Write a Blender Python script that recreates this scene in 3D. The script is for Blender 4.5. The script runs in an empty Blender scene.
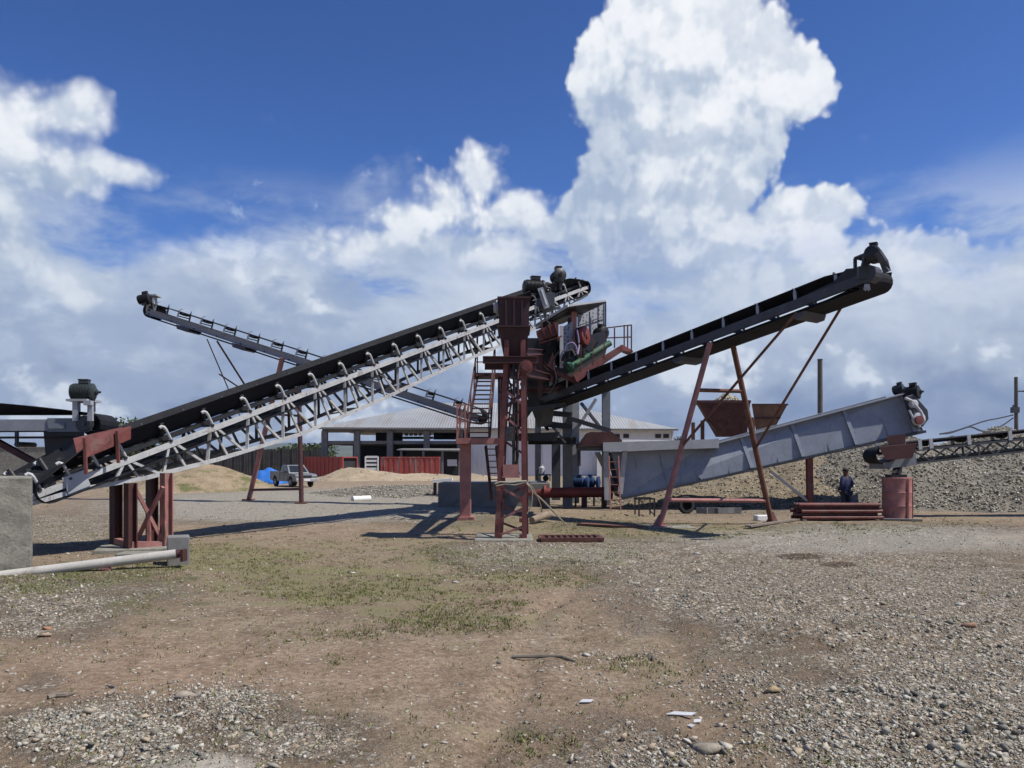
import bpy, bmesh, math, random
import numpy as np
from mathutils import Vector, Matrix

random.seed(7)
RNG = np.random.default_rng(11)
scene = bpy.context.scene
COL = scene.collection
V = Vector
R = math.radians
UP = V((0, 0, 1))

# ---------------------------------------------------------------- camera
F, CX, HZ, CAMH = 780.0, 512.0, 460.0, 2.0
cam_d = bpy.data.cameras.new('camera')
cam_d.sensor_width = 36.0
cam_d.lens = 36.0 * F / 1024.0
cam_d.shift_y = (HZ - 384.0) / 1024.0
cam_d.clip_end = 20000
cam = bpy.data.objects.new('camera', cam_d)
COL.objects.link(cam)
cam.location = (0, 0, CAMH)
cam.rotation_euler = (math.pi / 2, 0, 0)
scene.camera = cam

def P(px, py, Y):
    return V(((px - CX) * Y / F, Y, CAMH + (HZ - py) * Y / F))

def gY(py):
    return F * CAMH / (py - HZ)

# ---------------------------------------------------------------- numpy noise
_perm = np.random.default_rng(3).random((256, 256))
def vnoise(x, y):
    x = np.asarray(x, float); y = np.asarray(y, float)
    xi = np.floor(x).astype(int); yi = np.floor(y).astype(int)
    fx = x - xi; fy = y - yi
    fx = fx * fx * (3 - 2 * fx); fy = fy * fy * (3 - 2 * fy)
    a = _perm[xi & 255, yi & 255]; b = _perm[(xi + 1) & 255, yi & 255]
    c = _perm[xi & 255, (yi + 1) & 255]; d = _perm[(xi + 1) & 255, (yi + 1) & 255]
    return (a * (1 - fx) + b * fx) * (1 - fy) + (c * (1 - fx) + d * fx) * fy

def fbm(x, y, o=4):
    s = 0; a = .5; t = 0
    for i in range(o):
        s = s + a * vnoise(x * 2 ** i + 17.3 * i, y * 2 ** i + 9.1 * i); t += a; a *= .55
    return s / t

# ---------------------------------------------------------------- objects
def tag(o, label=None, cat=None, group=None, kind=None):
    if label: o['label'] = label
    if cat: o['category'] = cat
    if group: o['group'] = group
    if kind: o['kind'] = kind
    return o

def thing(name, label, cat, loc, group=None):
    o = bpy.data.objects.new(name, None)
    o.empty_display_size = .2
    COL.objects.link(o)
    o.location = V(loc)
    return tag(o, label, cat, group)

def root_loc(o):
    while o.parent: o = o.parent
    return V(o.location)

class MB:
    """collects world-space geometry for ONE mesh object"""
    def __init__(s): s.v = []; s.f = []; s.m = []; s.cur = 0
    def add(s, vs, fs):
        b = len(s.v)
        s.v += [V(p) for p in vs]
        s.f += [tuple(i + b for i in f) for f in fs]
        s.m += [s.cur] * len(fs)
        return s
    def box(s, c, size, rot=None):
        c = V(c); hx, hy, hz = [d / 2 for d in size]
        vs = [V((x, y, z)) for x in (-hx, hx) for y in (-hy, hy) for z in (-hz, hz)]
        if rot is not None: vs = [rot @ p for p in vs]
        return s.add([c + p for p in vs], [(0, 1, 3, 2), (4, 6, 7, 5), (0, 4, 5, 1), (2, 3, 7, 6), (0, 2, 6, 4), (1, 5, 7, 3)])
    def bx(s, x0, x1, y0, y1, z0, z1):
        return s.box(((x0 + x1) / 2, (y0 + y1) / 2, (z0 + z1) / 2), (abs(x1 - x0), abs(y1 - y0), abs(z1 - z0)))
    def frame(s, p0, p1, up=UP):
        p0 = V(p0); p1 = V(p1); d = (p1 - p0).normalized()
        u = V(up)
        if abs(d.dot(u.normalized())) > .98: u = V((0, 1, 0))
        a = d.cross(u).normalized(); b = a.cross(d).normalized()
        return d, a, b
    def bar(s, p0, p1, w, h=None, up=UP):
        """rectangular bar; w across, h along up"""
        h = h or w
        d, a, b = s.frame(p0, p1, up); p0 = V(p0); p1 = V(p1)
        vs = [p + a * sx * w / 2 + b * sz * h / 2 for p in (p0, p1) for sx, sz in ((-1, -1), (1, -1), (1, 1), (-1, 1))]
        return s.add(vs, [(3, 2, 1, 0), (4, 5, 6, 7), (0, 1, 5, 4), (1, 2, 6, 5), (2, 3, 7, 6), (3, 0, 4, 7)])
    def ibeam(s, p0, p1, w, h, t=.02, up=UP):
        d, a, b = s.frame(p0, p1, up); p0 = V(p0); p1 = V(p1)
        s.bar(p0 + b * (h / 2 - t / 2), p1 + b * (h / 2 - t / 2), w, t, up)
        s.bar(p0 - b * (h / 2 - t / 2), p1 - b * (h / 2 - t / 2), w, t, up)
        s.bar(p0, p1, t, h - 2 * t, up)
        return s
    def channel(s, p0, p1, w, h, t=.02, out=1, up=UP):
        """C profile: web on the side away from 'out'*a"""
        d, a, b = s.frame(p0, p1, up); p0 = V(p0); p1 = V(p1)
        s.bar(p0 + b * (h / 2 - t / 2), p1 + b * (h / 2 - t / 2), w, t, up)
        s.bar(p0 - b * (h / 2 - t / 2), p1 - b * (h / 2 - t / 2), w, t, up)
        o = -a * out * (w / 2 - t / 2)
        s.bar(p0 + o, p1 + o, t, h - 2 * t, up)
        return s
    def tube(s, p0, p1, r, r1=None, n=10, caps=True):
        r1 = r if r1 is None else r1
        d, a, b = s.frame(p0, p1); p0 = V(p0); p1 = V(p1)
        vs = []
        for p, q in ((p0, r), (p1, r1)):
            for i in range(n):
                t = 2 * math.pi * i / n
                vs.append(p + (a * math.cos(t) + b * math.sin(t)) * q)
        fs = [(i, (i + 1) % n, n + (i + 1) % n, n + i) for i in range(n)]
        if caps: fs += [tuple(range(n - 1, -1, -1)), tuple(range(n, 2 * n))]
        return s.add(vs, fs)
    def path(s, pts, r, n=8):
        pts = [V(p) for p in pts]
        vs = []; fs = []
        for k, p in enumerate(pts):
            d = (pts[min(k + 1, len(pts) - 1)] - pts[max(k - 1, 0)]).normalized()
            u = UP if abs(d.z) < .95 else V((0, 1, 0))
            a = d.cross(u).normalized(); b = a.cross(d)
            rr = r[k] if isinstance(r, (list, tuple)) else r
            for i in range(n):
                t = 2 * math.pi * i / n
                vs.append(p + (a * math.cos(t) + b * math.sin(t)) * rr)
        for k in range(len(pts) - 1):
            for i in range(n):
                fs.append((k * n + i, k * n + (i + 1) % n, (k + 1) * n + (i + 1) % n, (k + 1) * n + i))
        fs += [tuple(range(n - 1, -1, -1)), tuple(range((len(pts) - 1) * n, len(pts) * n))]
        return s.add(vs, fs)
    def lathe(s, c, axis, prof, n=20):
        """prof: (along, radius) list"""
        c = V(c); d = V(axis).normalized()
        u = UP if abs(d.z) < .95 else V((0, 1, 0))
        a = d.cross(u).normalized(); b = a.cross(d)
        vs = []; fs = []
        for (l, r) in prof:
            for i in range(n):
                t = 2 * math.pi * i / n
                vs.append(c + d * l + (a * math.cos(t) + b * math.sin(t)) * r)
        m = len(prof)
        for k in range(m - 1):
            for i in range(n):
                fs.append((k * n + i, k * n + (i + 1) % n, (k + 1) * n + (i + 1) % n, (k + 1) * n + i))
        fs += [tuple(range(n - 1, -1, -1)), tuple(range((m - 1) * n, m * n))]
        return s.add(vs, fs)
    def prism(s, poly, off):
        """closed polygon of world points extruded by the vector off"""
        off = V(off); n = len(poly); poly = [V(p) for p in poly]
        vs = poly + [p + off for p in poly]
        fs = [tuple(range(n - 1, -1, -1)), tuple(range(n, 2 * n))] + [(i, (i + 1) % n, n + (i + 1) % n, n + i) for i in range(n)]
        return s.add(vs, fs)
    def hull(s, lo, hi):
        """frustum between two polygons of the same count"""
        n = len(lo); vs = [V(p) for p in lo] + [V(p) for p in hi]
        fs = [tuple(range(n - 1, -1, -1)), tuple(range(n, 2 * n))] + [(i, (i + 1) % n, n + (i + 1) % n, n + i) for i in range(n)]
        return s.add(vs, fs)
    def open_hull(s, lo, hi):
        n = len(lo); vs = [V(p) for p in lo] + [V(p) for p in hi]
        return s.add(vs, [(i, (i + 1) % n, n + (i + 1) % n, n + i) for i in range(n)])
    def build(s, name, mats, parent=None, loc=None, smooth=False, bevel=0, solid=0, recalc=True):
        base = root_loc(parent) if parent is not None else (V(loc) if loc is not None else None)
        if base is None:
            base = V((sum(p.x for p in s.v) / len(s.v), sum(p.y for p in s.v) / len(s.v), min(p.z for p in s.v)))
        me = bpy.data.meshes.new(name)
        me.from_pydata([tuple(p - base) for p in s.v], [], s.f)
        if not isinstance(mats, (list, tuple)): mats = [mats]
        for m in mats: me.materials.append(m)
        if len(mats) > 1: me.polygons.foreach_set('material_index', s.m)
        if recalc:
            bm = bmesh.new(); bm.from_mesh(me)
            bmesh.ops.recalc_face_normals(bm, faces=bm.faces)
            bm.to_mesh(me); bm.free()
        if smooth:
            me.polygons.foreach_set('use_smooth', [True] * len(me.polygons))
            me.set_sharp_from_angle(angle=R(38))
        me.update()
        o = bpy.data.objects.new(name, me)
        COL.objects.link(o)
        if parent is not None: o.parent = parent
        else: o.location = base
        if solid:
            md = o.modifiers.new('thickness', 'SOLIDIFY'); md.thickness = solid; md.offset = 0
        if bevel:
            md = o.modifiers.new('edge', 'BEVEL'); md.width = bevel; md.segments = 2; md.limit_method = 'ANGLE'
        return o

def cr(pts, k=5):
    """a smooth curve through the points"""
    p = [V(q) for q in pts]; p = [p[0] * 2 - p[1]] + p + [p[-1] * 2 - p[-2]]; out = []
    for i in range(1, len(p) - 2):
        for j in range(k):
            t = j / k; a, b, c, d = p[i - 1:i + 3]
            out.append(.5 * ((2 * b) + (c - a) * t + (2 * a - 5 * b + 4 * c - d) * t * t + (3 * b - a - 3 * c + d) * t ** 3))
    return out + [p[-2]]

def np_mesh(name, verts, tris, mat, loc=(0, 0, 0)):
    me = bpy.data.meshes.new(name)
    verts = np.asarray(verts, np.float32); tris = np.asarray(tris, np.int32)
    n = len(verts); m = len(tris); k = tris.shape[1]
    me.vertices.add(n); me.vertices.foreach_set('co', verts.ravel())
    me.loops.add(m * k); me.loops.foreach_set('vertex_index', tris.ravel())
    me.polygons.add(m)
    me.polygons.foreach_set('loop_start', np.arange(0, m * k, k, dtype=np.int32))
    me.polygons.foreach_set('loop_total', np.full(m, k, np.int32))
    me.materials.append(mat)
    me.update(calc_edges=True); me.validate()
    o = bpy.data.objects.new(name, me)
    COL.objects.link(o); o.location = loc
    return o

def child_nodes(o): return [c for c in o.children]
def copy_tree(o, parent=None):
    c = o.copy(); COL.objects.link(c); c.parent = parent
    for ch in list(o.children): copy_tree(ch, c)
    return c

# ---------------------------------------------------------------- shader DSL
class NT:
    def __init__(s, tree): s.t = tree; s.n = tree.nodes; s.l = tree.links
    def node(s, typ, **kw):
        n = s.n.new(typ)
        for k, v in kw.items(): setattr(n, k, v)
        return n
    def put(s, sock, v):
        if isinstance(v, bpy.types.NodeSocket): s.l.new(v, sock)
        elif v is not None:
            if hasattr(sock.default_value, '__len__'):
                if not hasattr(v, '__len__'): v = [v] * len(sock.default_value)
                v = list(v)
                if len(sock.default_value) == 4 and len(v) == 3: v.append(1)
            sock.default_value = v
    def m(s, op, a, b=None, c=None, clamp=False):
        n = s.node('ShaderNodeMath', operation=op, use_clamp=clamp)
        s.put(n.inputs[0], a)
        if b is not None: s.put(n.inputs[1], b)
        if c is not None: s.put(n.inputs[2], c)
        return n.outputs[0]
    def vm(s, op, a, b=None):
        n = s.node('ShaderNodeVectorMath', operation=op)
        s.put(n.inputs[0], a)
        if b is not None: s.put(n.inputs[1], b)
        return n.outputs['Value'] if op in ('LENGTH', 'DOT_PRODUCT', 'DISTANCE') else n.outputs[0]
    def noise(s, vec, scale, detail=4, rough=.55, dist=0, col=False, lac=2, dims='3D'):
        n = s.node('ShaderNodeTexNoise', noise_dimensions=dims)
        s.put(n.inputs['Vector'], vec); s.put(n.inputs['Scale'], scale)
        n.inputs['Detail'].default_value = detail; n.inputs['Roughness'].default_value = rough
        n.inputs['Distortion'].default_value = dist; n.inputs['Lacunarity'].default_value = lac
        return n.outputs['Color' if col else 'Fac']
    def vor(s, vec, scale, out='Distance', feature='F1', detail=0, rough=.5, rand=1, smooth=.3, dims='3D'):
        n = s.node('ShaderNodeTexVoronoi', feature=feature, voronoi_dimensions=dims)
        s.put(n.inputs['Vector'], vec); s.put(n.inputs['Scale'], scale)
        if 'Detail' in n.inputs: n.inputs['Detail'].default_value = detail
        if 'Roughness' in n.inputs: n.inputs['Roughness'].default_value = rough
        if 'Randomness' in n.inputs: n.inputs['Randomness'].default_value = rand
        if feature == 'SMOOTH_F1': n.inputs['Smoothness'].default_value = smooth
        return n.outputs[out]
    def ss(s, x, a, b, lo=0., hi=1.):
        n = s.node('ShaderNodeMapRange', interpolation_type='SMOOTHSTEP')
        s.put(n.inputs[0], x); s.put(n.inputs[1], a); s.put(n.inputs[2], b); s.put(n.inputs[3], lo); s.put(n.inputs[4], hi)
        return n.outputs[0]
    def lin(s, x, a, b, lo=0., hi=1.):
        n = s.node('ShaderNodeMapRange')
        s.put(n.inputs[0], x); s.put(n.inputs[1], a); s.put(n.inputs[2], b); s.put(n.inputs[3], lo); s.put(n.inputs[4], hi)
        return n.outputs[0]
    def mix(s, f, a, b, blend='MIX'):
        n = s.node('ShaderNodeMix', data_type='RGBA', blend_type=blend)
        s.put(n.inputs[0], f); s.put(n.inputs[6], a); s.put(n.inputs[7], b)
        return n.outputs[2]
    def bump(s, h, strength=.3, dist=.02, normal=None):
        n = s.node('ShaderNodeBump')
        s.put(n.inputs['Height'], h); n.inputs['Strength'].default_value = strength; n.inputs['Distance'].default_value = dist
        if normal is not None: s.put(n.inputs['Normal'], normal)
        return n.outputs[0]

def new_mat(name):
    m = bpy.data.materials.new(name); m.use_nodes = True
    nt = NT(m.node_tree); nt.n.clear()
    out = nt.node('ShaderNodeOutputMaterial'); b = nt.node('ShaderNodeBsdfPrincipled')
    nt.l.new(b.outputs[0], out.inputs[0])
    return m, nt, b

def paint(name, col, rough=.55, metal=0., var=.25, vs=2.5, dirt=None, da=.35, ds=1.3, bump=.0, bs=40, streak=False, spec=.4, chips=None, ca=.5):
    """painted / worn surface: base colour with mottling, patches of dirt or rust, optional vertical streaks"""
    m, nt, b = new_mat(name)
    tc = nt.node('ShaderNodeTexCoord').outputs['Object']
    n1 = nt.noise(tc, vs, 5, .6)
    n2 = nt.noise(tc, vs * 9, 4, .6)
    k = nt.m('ADD', nt.m('MULTIPLY', n1, .65), nt.m('MULTIPLY', n2, .35))
    lo = [c * (1 - var) for c in col]; hi = [min(1, c * (1 + var)) for c in col]
    c = nt.mix(nt.ss(k, .3, .7), lo, hi)
    if dirt is not None:
        vec = tc
        if streak:
            mp = nt.node('ShaderNodeMapping'); mp.inputs['Scale'].default_value = (4, 4, .35)
            nt.l.new(tc, mp.inputs[0]); vec = mp.outputs[0]
        d = nt.noise(vec, ds, 6, .68, .4)
        f = nt.ss(d, .5 + .25 * (1 - 2 * da), .62 + .25 * (1 - 2 * da))
        c = nt.mix(nt.m('MULTIPLY', f, .85), c, dirt)
    if chips is not None:                      # small chips and runs of rust
        mp = nt.node('ShaderNodeMapping'); mp.inputs['Scale'].default_value = (5, 5, 1.2); nt.l.new(tc, mp.inputs[0])
        q = nt.noise(mp.outputs[0], 1.6, 7, .75); big = nt.noise(tc, .8, 3, .5)
        f = nt.ss(nt.m('ADD', q, nt.m('MULTIPLY', nt.m('SUBTRACT', big, .5), .5)), .66 - .12 * ca, .74 - .12 * ca)
        c = nt.mix(nt.m('MULTIPLY', f, .9), c, chips)
    nt.put(b.inputs['Base Color'], c)
    nt.put(b.inputs['Roughness'], nt.lin(n2, .3, .7, max(.05, rough - .12), min(1, rough + .12)))
    b.inputs['Metallic'].default_value = metal
    b.inputs['Specular IOR Level'].default_value = spec
    if bump: nt.put(b.inputs['Normal'], nt.bump(nt.noise(tc, bs, 4, .6), bump, .01))
    return m

RUST = (.13, .055, .03); DUST = (.27, .22, .17)
M = dict(
    truss=paint('truss_paint', (.46, .46, .455), .55, var=.2, dirt=(.27, .235, .195), da=.38, ds=2.5, chips=(.16, .10, .07), ca=.3),
    belt=paint('rubber_belt', (.012, .0125, .016), .75, var=.35, dirt=(.03, .028, .028), da=.32, ds=3, spec=.18),
    black=paint('black_steel', (.02, .02, .022), .5, var=.3, dirt=(.06, .045, .04), da=.3),
    dgrey=paint('dark_grey_steel', (.055, .06, .07), .5, var=.25, dirt=(.10, .085, .07), da=.3),
    grey=paint('grey_steel', (.17, .185, .205), .5, var=.18, dirt=(.2, .17, .14), da=.3, ds=2, streak=True),
    lgrey=paint('light_grey_steel', (.36, .375, .39), .5, var=.15, dirt=(.25, .21, .17), da=.25),
    feeder=paint('blue_grey_steel', (.25, .278, .32), .5, var=.16, vs=1.2, dirt=(.185, .19, .20), da=.36, ds=.9, streak=True, chips=(.17, .115, .08), ca=.12, bump=.15, bs=1.5),
    red=paint('red_oxide_paint', (.16, .048, .042), .6, var=.35, dirt=(.155, .085, .068), da=.46, ds=2.2, chips=(.07, .035, .022), ca=.6),
    fred=paint('faded_red_paint', (.34, .15, .132), .65, var=.3, dirt=(.25, .15, .12), da=.46, ds=2, chips=(.10, .052, .035), ca=.65),
    dred=paint('dark_red_paint', (.07, .025, .024), .6, var=.3, dirt=(.035, .02, .018), da=.4),
    bred=paint('bright_red_paint', (.20, .04, .034), .55, var=.25, dirt=(.16, .06, .045), da=.42, chips=(.10, .05, .035), ca=.5),
    rust=paint('rusty_steel', (.13, .058, .038), .85, var=.4, vs=4, dirt=(.2, .11, .07), da=.4, ds=2.5),
    green=paint('green_paint', (.04, .12, .062), .55, var=.25, dirt=(.11, .12, .085), da=.45, chips=(.09, .06, .04), ca=.4),
    dgreen=paint('grey_green_paint', (.035, .045, .046), .45, var=.2, dirt=(.04, .045, .045), da=.3),
    blue=paint('blue_paint', (.03, .065, .17), .6, var=.25, dirt=(.085, .085, .09), da=.46),
    tarp=paint('blue_tarpaulin', (.035, .16, .5), .45, var=.25, vs=1.5),
    white=paint('white_paint', (.72, .71, .68), .6, var=.08, dirt=(.45, .41, .35), da=.3),
    plate=paint('pale_grey_paint', (.5, .51, .51), .6, var=.1, dirt=(.34, .31, .28), da=.3, ds=2),
    concrete=paint('weathered_concrete', (.235, .225, .185), .92, var=.34, vs=3.2, dirt=(.13, .125, .095), da=.42, ds=3.5, bump=1.0, bs=26),
    dconc=paint('grey_concrete', (.19, .185, .175), .92, var=.2, vs=2, dirt=(.12, .115, .105), da=.4, ds=1.5, bump=.4, bs=20),
    wood=paint('grey_weathered_wood', (.2, .165, .13), .85, var=.35, vs=5),
    log=paint('pale_wood', (.25, .19, .135), .85, var=.3, vs=5),
    rope=paint('pale_rope', (.38, .34, .26), .9, var=.2),
    fence=paint('dark_fence_board', (.055, .052, .048), .85, var=.35, vs=1.2, dirt=(.1, .085, .065), da=.4, streak=True),
    roof=paint('zinc_roof', (.34, .345, .34), .6, var=.10, vs=.15, dirt=(.27, .255, .235), da=.35, ds=.25),
    wall=paint('pale_wall_sheet', (.70, .70, .69), .6, var=.08, vs=.3, dirt=(.33, .33, .32), da=.35, ds=.4, streak=True),
    wwall=paint('white_wall', (.7, .7, .68), .7, var=.06, vs=.4),
    dark=paint('dark_interior', (.03, .03, .032), .9, var=.3, vs=.3),  # near-black for shade inside openings, also used on vents and bench legs
    cont=paint('container_red', (.36, .07, .052), .6, var=.2, vs=.5, dirt=(.18, .06, .045), da=.35, ds=.5),
    contw=paint('container_worn_red', (.33, .065, .05), .65, var=.25, vs=.7, dirt=(.33, .27, .23), da=.42, ds=.55, streak=True),
    carpaint=paint('grey_car_paint', (.19, .2, .205), .35, metal=.3, var=.08, dirt=(.2, .17, .14), da=.3),
    glass=paint('dark_car_glass', (.02, .024, .028), .12, var=.1, spec=.6),
    tyre=paint('tyre_rubber', (.02, .02, .02), .85, var=.2, dirt=(.09, .075, .06), da=.4),
    chrome=paint('pale_metal_trim', (.5, .5, .5), .3, metal=.6, var=.1),
    lamp=paint('headlamp_glass', (.6, .6, .58), .2, var=.05),
    skin=paint('skin', (.12, .065, .04), .6, var=.1),
    navy=paint('navy_cloth', (.026, .034, .085), .9, var=.3, vs=8),
    jean=paint('dark_trousers', (.03, .032, .05), .9, var=.3, vs=8),
    hair=paint('dark_cap', (.012, .012, .012), .8, var=.2),
    farsteel=paint('mid_grey_steel', (.24, .25, .275), .5, var=.18, dirt=(.2, .17, .15), da=.3, ds=2),
    prust=paint('pale_rust', (.21, .125, .082), .85, var=.3, dirt=(.16, .09, .06), da=.35),
    shade=paint('shaded_truss_paint', (.20, .2, .205), .6, var=.2, dirt=(.14, .12, .10), da=.35),  # darker copy of the truss paint, with the belt's shade in its colour
    funnel=paint('dark_rust_plate', (.105, .042, .032), .85, var=.35, vs=4, dirt=(.15, .075, .05), da=.4, ds=2.5),
    oldpipe=paint('dull_white_pipe', (.44, .42, .375), .85, var=.16, dirt=(.30, .26, .21), da=.42, ds=2, spec=.15),
    maroon=paint('deep_maroon_paint', (.045, .019, .02), .65, var=.35, dirt=(.025, .016, .016), da=.4, chips=(.09, .045, .03), ca=.4),
    purple=paint('violet_hose', (.20, .17, .28), .5, var=.15),
    pole=paint('weathered_pole', (.13, .115, .095), .85, var=.25, vs=3),
    cable=paint('black_cable', (.02, .02, .02), .6, var=.1),
)

def ribbed_roof():
    m, nt, b = new_mat('ribbed_zinc_roof')
    tc = nt.node('ShaderNodeTexCoord').outputs['Object']
    w = nt.node('ShaderNodeTexWave', wave_type='BANDS', bands_direction='X'); nt.l.new(tc, w.inputs[0]); w.inputs['Scale'].default_value = .9; w.inputs['Distortion'].default_value = 0
    mp = nt.node('ShaderNodeMapping'); mp.inputs['Scale'].default_value = (1, .15, .15); nt.l.new(tc, mp.inputs[0])
    st = nt.noise(mp.outputs[0], .5, 6, .65); n = nt.noise(tc, .12, 4, .6)
    c = nt.mix(nt.ss(n, .3, .7), (.29, .295, .29), (.37, .375, .365)); c = nt.mix(nt.m('MULTIPLY', nt.ss(st, .5, .68), .6), c, (.25, .21, .17))
    c = nt.mix(nt.m('MULTIPLY', nt.ss(w.outputs['Fac'], .55, .95), .25), c, (.22, .22, .215))
    nt.put(b.inputs['Base Color'], c); b.inputs['Roughness'].default_value = .55; b.inputs['Metallic'].default_value = .1
    nt.put(b.inputs['Normal'], nt.bump(w.outputs['Fac'], .5, .08)); return m
M['roof'] = ribbed_roof()

# ---------------------------------------------------------------- light
SUN = V((.6, -.16, 1.0)).normalized()
elev = math.asin(SUN.z); azim = math.atan2(SUN.x, SUN.y)
ld = bpy.data.lights.new('sun', 'SUN'); ld.energy = 4.2; ld.angle = R(.53); ld.color = (1, .955, .88)
lo = bpy.data.objects.new('sun', ld); COL.objects.link(lo)
lo.rotation_euler = SUN.to_track_quat('Z', 'Y').to_euler(); lo.location = (30, -10, 60)
scene.view_settings.view_transform = 'Standard'
scene.view_settings.look = 'None'
scene.view_settings.exposure = .32
scene.view_settings.gamma = 1

scene.cycles.use_adaptive_sampling = True
scene.cycles.adaptive_threshold = .012
scene.cycles.use_denoising = True
scene.cycles.denoising_prefilter = 'ACCURATE'
scene.cycles.max_bounces = 5
scene.cycles.diffuse_bounces = 2
scene.cycles.glossy_bounces = 2
scene.cycles.transparent_max_bounces = 8
# ---------------------------------------------------------------- sky: Nishita with procedural cloud layers
def build_sky():
    w = bpy.data.worlds.new('World'); scene.world = w; w.use_nodes = True
    nt = NT(w.node_tree); nt.n.clear()
    out = nt.node('ShaderNodeOutputWorld'); bg = nt.node('ShaderNodeBackground')
    nt.l.new(bg.outputs[0], out.inputs[0])
    STR = .1
    bg.inputs[1].default_value = STR
    sky = nt.node('ShaderNodeTexSky', sky_type='NISHITA', sun_disc=False)
    sky.sun_elevation = elev; sky.sun_rotation = azim
    sky.air_density = 1.0; sky.dust_density = .6; sky.ozone_density = 2.5; sky.altitude = 300
    d = nt.vm('NORMALIZE', nt.node('ShaderNodeTexCoord').outputs['Generated'])
    sep = nt.node('ShaderNodeSeparateXYZ'); nt.put(sep.inputs[0], d)
    x, y, z = sep.outputs
    az = nt.m('ARCTAN2', x, y); el = nt.m('ARCSINE', z)
    cmb = nt.node('ShaderNodeCombineXYZ'); nt.put(cmb.inputs[0], az); nt.put(cmb.inputs[1], el)
    ae = cmb.outputs[0]
    def dirp(px, py):
        a = math.atan((px - CX) / F); e = math.atan((HZ - py) / F * math.cos(a)); return a, e
    _n, _v = nt.noise, nt.vor
    def noise2(*a, **k): return _n(*a, dims='2D', **k)
    def vor2(*a, **k): return _v(*a, dims='2D', **k)
    nt.noise, nt.vor = noise2, vor2
    # --- node group: signed field of a set of soft blobs
    def field(name, blobs, k=.14, floor=-1.5):
        g = bpy.data.node_groups.new(name, 'ShaderNodeTree')
        g.interface.new_socket('P', in_out='INPUT', socket_type='NodeSocketVector')
        g.interface.new_socket('D', in_out='OUTPUT', socket_type='NodeSocketFloat')
        t = NT(g); gi = t.node('NodeGroupInput'); go = t.node('NodeGroupOutput')
        cur = None
        for (px, py, rx, ry) in blobs:
            a, e = dirp(px, py)
            q = t.vm('LENGTH', t.vm('MULTIPLY', t.vm('SUBTRACT', gi.outputs[0], (a, e, 0)), (F / rx * .93, F / ry * .97, 0)))
            h = t.m('SUBTRACT', 1., q)
            cur = h if cur is None else t.m('SMOOTH_MAX', cur, h, k)
        t.put(go.inputs[0], t.m('MAXIMUM', cur, floor))
        return g
    def ev(g, vec):
        n = nt.node('ShaderNodeGroup'); n.node_tree = g; nt.put(n.inputs[0], vec); return n.outputs[0]
    big = field('cloud_tower', [
        (600, 66, 40, 44), (648, 40, 66, 60), (706, 34, 70, 60), (752, 64, 72, 50), (796, 76, 46, 42),
        (640, 110, 74, 80), (704, 118, 92, 74), (650, 190, 90, 90), (688, 190, 76, 90), (605, 232, 56, 62),
        (675, 260, 108, 90), (800, 216, 64, 40), (770, 275, 110, 70), (640, 310, 130, 80), (900, 268, 90, 40), (985, 275, 80, 40)])
    left = field('cloud_left', [
        (14, 112, 74, 42), (70, 112, 52, 30), (30, 165, 66, 64), (-20, 190, 100, 90), (72, 176, 60, 34), (120, 172, 44, 22),
        (10, 250, 90, 60), (80, 285, 40, 26), (-190, 180, 150, 100)])
    mid = field('cloud_mid', [
        (486, 180, 44, 40), (452, 204, 70, 46), (504, 210, 50, 40), (545, 232, 36, 18), (410, 216, 60, 28), (480, 252, 100, 42), (390, 250, 90, 44)])
    # --- billow noise
    def off(vec, o): return nt.vm('ADD', vec, o)
    warp = nt.vm('SUBTRACT', nt.noise(ae, 7, 3, .55, col=True), (.5, .5, .5))
    pw = nt.vm('ADD', ae, nt.vm('MULTIPLY', warp, (.035, .03, 0)))
    fine = nt.m('SUBTRACT', nt.noise(ae, 46, 5, .62), nt.noise(nt.vm('ADD', ae, (.004, .007, 0)), 46, 5, .62))
    def billow(vec):
        a = nt.vor(vec, 13, feature='SMOOTH_F1', detail=3, rough=.62, smooth=.8)
        n = nt.noise(vec, 60, 3, .6)
        return nt.m('ADD', nt.m('SUBTRACT', .52, a), nt.m('MULTIPLY', nt.m('SUBTRACT', n, .5), .22))
    L = (.012, .02, 0)                      # toward the sun in (azimuth, elevation)
    B0 = billow(pw); B1 = billow(off(pw, L))
    broad = nt.noise(ae, 5.5, 4, .55)
    relief = nt.m('SUBTRACT', B0, B1)        # >0 on the sunward shoulder of a billow
    sky_c = nt.mix(1., sky.outputs[0], (.40, .63, 1.06), 'MULTIPLY')
    sky_c = nt.mix(nt.ss(el, .1, .55), sky_c, nt.mix(1., sky_c, (.72, .76, .80), 'MULTIPLY'))
    S = 1 / STR
    def C(r, g, b): return (r * S, g * S, b * S)
    # --- high thin veil
    mp = nt.node('ShaderNodeMapping'); mp.inputs['Scale'].default_value = (1, 2.6, 1); nt.put(mp.inputs[0], pw)
    st = nt.noise(mp.outputs[0], 4.0, 5, .62)
    a, e = dirp(512, 190)
    band = nt.m('MULTIPLY', nt.ss(el, .36, .20), 1.)
    lv = nt.ss(nt.m('ADD', st, nt.m('MULTIPLY', nt.ss(el, .40, .1), .34)), .46, .74)
    veil = nt.m('MULTIPLY', nt.m('MULTIPLY', lv, band), .92)
    vc = nt.mix(nt.ss(st, .35, .7), C(.36, .43, .55), C(.52, .575, .655))
    c = nt.mix(veil, sky_c, vc)
    # small wisps higher up
    wisp = nt.ss(nt.noise(off(pw, (3.1, 1.7, 0)), 15, 5, .6), .62, .80)
    wb = nt.m('MULTIPLY', nt.m('MULTIPLY', nt.ss(el, .42, .30), nt.ss(az, .12, -.05)), nt.ss(az, -.5, -.25))
    c = nt.mix(nt.m('MULTIPLY', nt.m('MULTIPLY', wisp, wb), .8), c, C(.5, .6, .75))
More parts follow.
